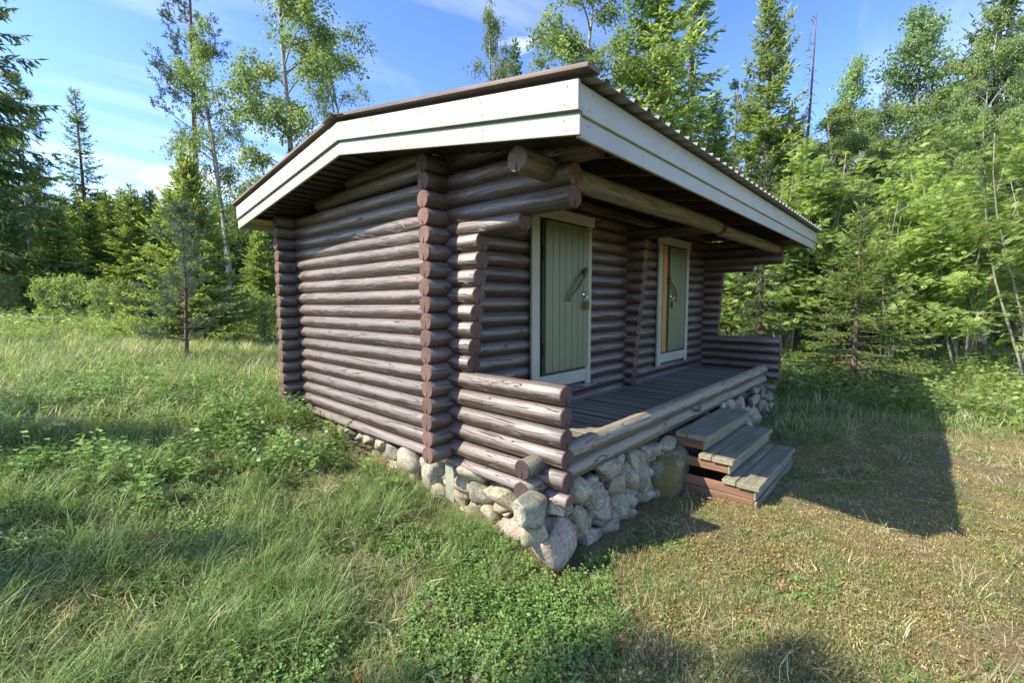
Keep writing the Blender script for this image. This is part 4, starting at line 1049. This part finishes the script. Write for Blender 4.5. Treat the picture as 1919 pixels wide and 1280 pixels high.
# ------------------------------------------------------------------ grass, herbs, litter (scattered, nobody could count them)
lib = bpy.data.collections.new('plant_library')
def lib_obj(name, acc, mat):
    me = acc.mesh(name); me.materials.append(mat); o = bpy.data.objects.new(name, me); return o
def tuft(seed, n, hl, spread, w, bend, tone=(.2, .8), seg=3):
    r = np.random.RandomState(seed); A = Acc()
    for i in range(n):
        a = r.rand()*2*PI; b = np.array([math.cos(a), math.sin(a), 0])*spread*math.sqrt(r.rand()); az = a+r.normal(0, .7) if r.rand() < .7 else r.rand()*2*PI
        L = r.uniform(*hl); lean = r.uniform(.05, .45); cv = bend*r.uniform(.5, 1.4); ww = w*r.uniform(.7, 1.3); p = b.copy(); V = []
        sd = np.array([-math.sin(az), math.cos(az), 0]); 
        for q in range(seg+1):
            wq = ww*(1-(q/seg)**1.6)*.5+.0002; V += [p-sd*wq, p+sd*wq]
            e = PI/2-lean-cv*(q+.5)/seg; p = p+np.array([math.cos(az)*math.cos(e), math.sin(az)*math.cos(e), math.sin(e)])*L/seg
        A.add(np.array(V, dtype=np.float32), [(2*q, 2*q+1, 2*q+3, 2*q+2) for q in range(seg)], float(np.clip(r.uniform(*tone), 0, 1)))
    return A
def herb(seed, nst, hgt, leaf, nl, spread, wd=.6, flat=.6):
    r = np.random.RandomState(seed); P = []; D = []; Nn = []; L = []; A = []; T = Acc()
    for s in range(nst):
        a = r.rand()*2*PI; b = np.array([math.cos(a), math.sin(a), 0])*spread*r.rand()**.5; h = hgt*r.uniform(.5, 1.1); le = np.array([r.normal(0, .25), r.normal(0, .25), 1]); le /= np.linalg.norm(le)
        for q in range(nl):
            t = (q+.6)/nl; p = b+le*h*t; az = r.rand()*2*PI; P.append(p); D.append(unit(np.array([math.cos(az), math.sin(az), r.uniform(-.1, .7)*(1-flat)+.12])))
            Nn.append(unit(np.array([0, 0, 1.])+r.normal(0, .35, 3))); L.append(leaf*r.uniform(.6, 1.25)*(1-.3*t)); A.append(np.clip(r.normal(.35+.3*t, .15), 0, 1))
        w = .0016; T.add(np.array([b-[w, 0, 0], b+[w, 0, 0], b+le*h+[w, 0, 0], b+le*h-[w, 0, 0]], dtype=np.float32), [(0, 1, 2, 3)], .15)
    V, Fs = rhombs(np.array(P), np.array(D), np.array(Nn), np.array(L), np.array(L)*wd, .12); T.add(V.astype(np.float32), Fs, np.repeat(np.array(A), 4).astype(np.float32)); return T
def litter(seed, n, s, spread):
    r = np.random.RandomState(seed); P = np.c_[r.normal(0, spread, (n, 2)), r.uniform(.002, .012, n)]; az = r.rand(n)*2*PI
    D = np.c_[np.cos(az), np.sin(az), r.normal(0, .15, n)]; Nn = unit(np.c_[r.normal(0, .25, (n, 2)), np.ones(n)]); L = s*r.uniform(.5, 1.3, n)
    V, Fs = rhombs(P, D, Nn, L, L*r.uniform(.25, .7, n)); A = Acc(); A.add(V.astype(np.float32), Fs, np.repeat(r.rand(n), 4).astype(np.float32)); return A
def scatter(name, label, objs, pts, rots, scl, idx):
    c = bpy.data.collections.new(name+'_kit')
    for i, o in enumerate(objs): o.name = '%s_kit_%02d' % (name, i); c.objects.link(o)
    me = bpy.data.meshes.new(name); me.vertices.add(len(pts)); me.vertices.foreach_set('co', np.asarray(pts, dtype=np.float32).ravel())
    a = me.attributes.new('rot', 'FLOAT_VECTOR', 'POINT'); a.data.foreach_set('vector', np.asarray(rots, dtype=np.float32).ravel())
    a = me.attributes.new('scl', 'FLOAT', 'POINT'); a.data.foreach_set('value', np.asarray(scl, dtype=np.float32))
    a = me.attributes.new('pick', 'INT', 'POINT'); a.data.foreach_set('value', np.asarray(idx, dtype=np.int32))
    o = link(name, me, None, None, label=label, kind='stuff')
    ng = bpy.data.node_groups.new(name+'_scatter', 'GeometryNodeTree')
    ng.interface.new_socket('Geometry', in_out='INPUT', socket_type='NodeSocketGeometry'); ng.interface.new_socket('Geometry', in_out='OUTPUT', socket_type='NodeSocketGeometry')
    gi = ng.nodes.new('NodeGroupInput'); go = ng.nodes.new('NodeGroupOutput'); ip = ng.nodes.new('GeometryNodeInstanceOnPoints'); ci = ng.nodes.new('GeometryNodeCollectionInfo')
    ci.inputs['Collection'].default_value = c; ci.inputs['Separate Children'].default_value = True; ci.inputs['Reset Children'].default_value = True
    def na(nm, ty):
        n = ng.nodes.new('GeometryNodeInputNamedAttribute'); n.data_type = ty; n.inputs['Name'].default_value = nm; return n.outputs['Attribute']
    l = ng.links.new; l(gi.outputs[0], ip.inputs['Points']); l(ci.outputs[0], ip.inputs['Instance']); ip.inputs['Pick Instance'].default_value = True
    l(na('pick', 'INT'), ip.inputs['Instance Index']); l(na('rot', 'FLOAT_VECTOR'), ip.inputs['Rotation']); l(na('scl', 'FLOAT'), ip.inputs['Scale']); l(ip.outputs[0], go.inputs[0])
    m = o.modifiers.new('scatter', 'NODES'); m.node_group = ng
    return o
def nval(x, y, s, off=0.0):
    return np.array([noise.noise(Vector((a*s+off, b*s-off, off*.3))) for a, b in zip(x, y)])
def sample(n, rmin, rmax, seed, half=58):
    """points in a fan in front of the camera, density falling with distance"""
    r = np.random.RandomState(seed); u = r.rand(n); rr = rmin*(rmax/rmin)**u; a = YAW+np.radians(r.uniform(-half, half, n))
    x = CAM.x+np.sin(a)*rr; y = CAM.y+np.cos(a)*rr; return x, y, rr, r
def outside(x, y, m=.06):
    return ~((x > -.02-m) & (x < 5.9+m) & (y > -1.3-m) & (y < 3.1+m)) & ~((x > 1.78) & (x < 3.3) & (y > -2.03) & (y < -1.1))
def lush(x, y):
    """0 on trodden mossy ground right/front of the hut, 1 in the tall grass on the left, behind and far right"""
    e = -1.15 - .35*np.sin(x*1.3) + .25*nval(x, y, .8, 3)
    left = np.clip((e*0+(.05-x) + .45*nval(x, y, 1.1, 5))/.35, 0, 1) * np.clip((y+1.30+.7*nval(x, y, .9, 9)+(-x-1.2)*-.22)/.9, 0, 1)
    beh = np.clip((y-2.6)/.6, 0, 1)
    right = np.clip((x-4.2+.4*(y+1.4)+1.6*nval(x, y, .9, 2))/2.6, 0, 1)
    return np.maximum(np.maximum(left, beh), right)
def emit(name, label, objs, x, y, rr, r, sc_rng, keep, tilt=.12, grow=0.0, zoff=-.005):
    k = keep & outside(x, y); x, y, rr = x[k], y[k], rr[k]; n = len(x); z = gz2(x, y)+zoff
    rot = np.c_[r.normal(0, tilt, n), r.normal(0, tilt, n), r.rand(n)*2*PI]
    s = r.uniform(*sc_rng, n)*(1+grow*np.clip((rr-5)/20, 0, 1)); return scatter(name, label, objs, np.c_[x, y, z], rot, s, r.randint(0, len(objs), n))
# tall lush grass
objs = [lib_obj('t', tuft(50+i, 26, (.12, .36), .05, .0052, 1.5, (.2, 1.0)), L_GRASS) for i in range(6)]
x, y, rr, r = sample(34000, 1.3, 42, 61); lv = lush(x, y); cl = nval(x, y, 1.5, 7)
emit('tall_meadow_grass', 'tall green arching meadow grass left of and behind the hut', objs, x, y, rr, r, (.30, 1.05), (lv*(.30+1.5*cl) > r.rand(len(x))*.95) & (rr > 1.6) & ~((x > -.20) & (x < 0) & (y < .2)), .18, 1.0)
# coarse far grass
objs = [lib_obj('t', tuft(70+i, 30, (.10, .30), .28, .010, 1.2, (.3, 1.0)), L_MEADOW if i % 2 else L_GRASS) for i in range(6)]
x, y, rr, r = sample(9000, 6, 60, 62)
emit('distant_meadow_grass', 'sunlit meadow grass in the distance towards the forest edge', objs, x, y, rr, r, (.7, 1.2), lush(x, y) > .5, .1, .6)
# dry straw blades
objs = [lib_obj('t', tuft(80+i, 14, (.05, .22), .08, .0030, 1.9, (.2, 1.0)), L_DRY) for i in range(5)]
x, y, rr, r = sample(26000, 1.2, 26, 63)
emit('dry_straw_grass', 'pale dry straw lying between the green grass', objs, x, y, rr, r, (.5, 1.2), (r.rand(len(x)) < .045+.40*lush(x, y)+.3*(rr > 7)) & (nval(x, y, 1.7, 4) > -.3), .5, .6)
# short lawn blades all over the clearing
objs = [lib_obj('t', tuft(90+i, 20, (.02, .075), .07, .0026, 1.0, (.15, .75), 2), L_GRASS) for i in range(5)]
x, y, rr, r = sample(30000, 1.1, 16, 64)
emit('short_lawn_grass', 'short sparse grass on the mossy ground', objs, x, y, rr, r, (.5, 1.3), nval(x, y, 2.1, 1)+.4*lush(x, y)-.04*(x > .2) > r.uniform(-.45, .45, len(x)), .2, .6)
objs = [lib_obj('t', tuft(96+i, 22, (.010, .038), .08, .0022, 1.8, (.0, .8), 2), L_DRY) for i in range(5)]
x, y, rr, r = sample(30000, 1.1, 16, 65)
emit('short_dry_thatch', 'short bleached thatch on the mossy ground', objs, x, y, rr, r, (.5, 1.3), nval(x, y, 1.6, 12) > r.uniform(-.7, .15, len(x)), .5, .6)
# moss cushions
def moss(seed):
    r = np.random.RandomState(seed); n = 60; a = r.rand(n)*6.28; rad = .07*np.sqrt(r.rand(n)); P = np.c_[np.cos(a)*rad, np.sin(a)*rad, np.zeros(n)]
    D = unit(np.c_[r.normal(0, .6, (n, 2)), np.ones(n)*.8]); V, Fs = rhombs(P, D, unit(r.normal(0, 1, (n, 3))), r.uniform(.008, .022, n), .006); A = Acc(); A.add(V.astype(np.float32), Fs, np.repeat(r.rand(n), 4).astype(np.float32)); return A
objs = [lib_obj('t', moss(200+i), L_MOSS) for i in range(4)]
x, y, rr, r = sample(26000, 1.1, 11, 69)
emit('ground_moss', 'golden brown moss covering the trodden ground', objs, x, y, rr, r, (.6, 1.5), (nval(x, y, 1.3, 41) > r.uniform(-.5, .25, len(x))) & (lush(x, y) < .6), .15, .4)
# small herbs
objs = [lib_obj('t', herb(100+i, 7, .11, .030, 9, .07), L_HERB) for i in range(4)]
x, y, rr, r = sample(22000, 1.2, 18, 66); bb = np.exp(-(((x+.62)/.50)**2+((y+1.45)/.30)**2)) ; lv = lush(x, y)
emit('bilberry_ground_cover', 'low bilberry and small leafy ground cover by the stone corner', objs, x, y, rr, r, (.6, 1.25), (bb > r.rand(len(x))*.8) | ((lv > .3) & (nval(x, y, 1.2, 21) > .0) & (r.rand(len(x)) < .6)), .15, .5)
objs = [lib_obj('t', herb(110+i, 1, .02, .045, 6, .01, .5, 1.0), L_HERB) for i in range(3)]+[lib_obj('t', herb(114+i, 5, .03, .02, 5, .06, .8, .9), L_HERB) for i in range(3)]
x, y, rr, r = sample(20000, 1.1, 14, 67)
emit('small_lawn_weeds', 'small broadleaf weeds and clover on the trodden ground', objs, x, y, rr, r, (.5, 1.3), nval(x, y, 1.9, 31) > .02+.14*(x > -.6), .15, .5, .0)
# litter
objs = [lib_obj('t', litter(120+i, 8, .026, .08), L_LITTER) for i in range(4)]
x, y, rr, r = sample(7000, 1.1, 14, 68); cl = nval(x, y, 1.6, 51)
emit('leaf_litter', 'scattered brown and pale fallen leaves on the ground', objs, x, y, rr, r, (.6, 1.3), (cl > r.uniform(-.15, .5, len(x))) & (lush(x, y) < .7), .15, .2, .004)
# taller leafy herbs (nettles, raspberry) in the grass on the left
objs = [lib_obj('t', herb(130+i, 6, .40, .085, 10, .14, .6, .7), L_HERB) for i in range(4)]
cen = [(90, 745), (150, 730), (210, 725), (260, 715), (300, 700), (350, 720), (400, 700), (450, 690), (500, 690), (330, 745), (110, 705), (180, 760), (470, 740), (500, 765), (430, 730), (60, 790), (20, 560+200), (520, 800), (250, 750), (560, 820), (150, 860), (420, 830), (620, 860), (300, 870), (520, 720), (380, 760)]
P = []; 
for (u, v) in cen:
    g = gpt(u, v+25)
    for q in range(7): P.append((g.x+rnd.gauss(0, .28), g.y+rnd.gauss(0, .35)))
P = np.array(P); r = np.random.RandomState(5)
emit('tall_leafy_herbs', 'tall leafy nettle like herbs in the shaded grass at left', objs, P[:, 0], P[:, 1], np.full(len(P), 5.), r, (.6, 1.15), P[:, 0] < -.15, .1)
objs = [lib_obj('t', herb(140+i, 8, .5, .10, 9, .3, .6, .7), L_BUSH) for i in range(3)]
x, y, rr, r = sample(1500, 9, 22, 71)
emit('undergrowth', 'leafy undergrowth along the forest edge', objs, x, y, rr, r, (.8, 1.6), (rr > 9.5+2*nval(x, y, .3, 2)) & (lush(x, y) > .5) & ((x > 7) | (rr > 15)), .1)

# ferns and seedlings one can single out
def fern_mesh(seed, nf=9, L=.45, pinn=14, comp=False):
    r = np.random.RandomState(seed); P = []; D = []; Nn = []; Ls = []; W = []; A = []
    for f in range(nf):
        a = 2*PI*f/nf+r.normal(0, .2); e = r.uniform(.55, 1.1); p = np.array([0, 0, 0.]); l = L*r.uniform(.75, 1.1)
        for q in range(pinn):
            t = q/pinn; ee = e-1.25*t; ax = np.array([math.cos(a)*math.cos(ee), math.sin(a)*math.cos(ee), math.sin(ee)]); p = p+ax*l/pinn
            sd = np.array([-math.sin(a), math.cos(a), 0]); up_ = np.cross(ax, sd)
            if t < .15: continue
            for g in (-1, 1):
                P.append(p); D.append(unit(sd*g+ax*.3)); Nn.append(up_); Ls.append(l*.30*math.sin(PI*(t*.8+.2))+.01); W.append(l/pinn*.95); A.append(.4+.3*t)
    V, Fs = rhombs(np.array(P), np.array(D), np.array(Nn), np.array(Ls), np.array(W)); C = Acc(); C.add(V, Fs, np.repeat(np.array(A), 4).astype(np.float32)); return C.mesh('fronds')
for j, (u, v, s, l, m) in enumerate([(1806, 712, 1.25, 'large pale green fern at the forest edge right of the hut', L_ROWAN), (1462, 905, .35, 'tiny fern at the right foot of the wooden steps', L_HERB), (1880, 792, .9, 'fern at the right picture edge above the trodden ground', L_ROWAN)]):
    g = gpt(u, v); me = fern_mesh(150+j, 9 if s > .5 else 4, .5, 15); me.materials.append(m)
    o = link('fern', me, None, None, (g.x, g.y, g.z), label=l, cat='fern'); o.scale = (s, s, s)
for j, (u, v, s, l) in enumerate([(318, 800, .55, 'taller rowan seedling with pale feathery leaves in the shaded grass'), (92, 812, .5, 'rowan seedling in the grass near the left picture edge'), (735, 905, .35, 'small rowan seedling beside the stone foundation'), (200, 640, .5, 'upright rowan seedling in the sunlit meadow')]):
    g = gpt(u, v+22); me = fern_mesh(170+j, 6, .42, 9); me.materials.append(L_ROWAN)
    V, Fs = tube_np([(0, 0, 0), (.01, 0, .25), (0, .01, .5)], [.006, .005, .004], 5); tm = mesh_np('stem', np.array([tuple(q) for q in V]), Fs, True)
    o = empty('rowan_seedling', (g.x, g.y, g.z), rnd.random()*6, label=l, cat='seedling'); o.scale = (s, s, s)
    link('stem', tm, o, B_GREY); link('leaves', me, o, None, (0, 0, .32)); 
# flower heads on the rowans at right
ac = Acc(); r = np.random.RandomState(9)
for q in range(60):
    P3 = r.normal(0, .05, (1, 3))*np.array([1, 1, .25]); az = r.rand()*6.28
    V, Fs = rhombs(P3, np.array([[math.cos(az), math.sin(az), .2]]), np.array([[0, 0, 1.]]), .022, .02); ac.add(V.astype(np.float32), Fs, r.rand())
fm = ac.mesh('blossom'); fm.materials.append(L_FLOWER)
rows = [o for o in bpy.data.objects if o.name.startswith('rowan_tree')][:8]
for o in rows:
    tips = _r[2] if o.children[0].data == PRO['rowan'][0] else _r2[2]
    for q in range(6):
        t = tips[r.randint(len(tips))]
        link('blossom', fm, o, None, (t[0], t[1], t[2]+.12))
# long low branch-wood and stump remnants in the meadow
g = gpt(45, 606); tube = tube_np([(0, 0, 0), (.9, .1, .08), (1.7, .05, .02)], [.09, .10, .08], 8)
o = link('fallen_log', mesh_np('fallen_log', np.array([tuple(q) for q in tube[0]]), tube[1], True), None, B_GREY, (g.x-.6, g.y, g.z+.05), (0, 0, -.5), label='old grey fallen log in the meadow at far left', cat='log')
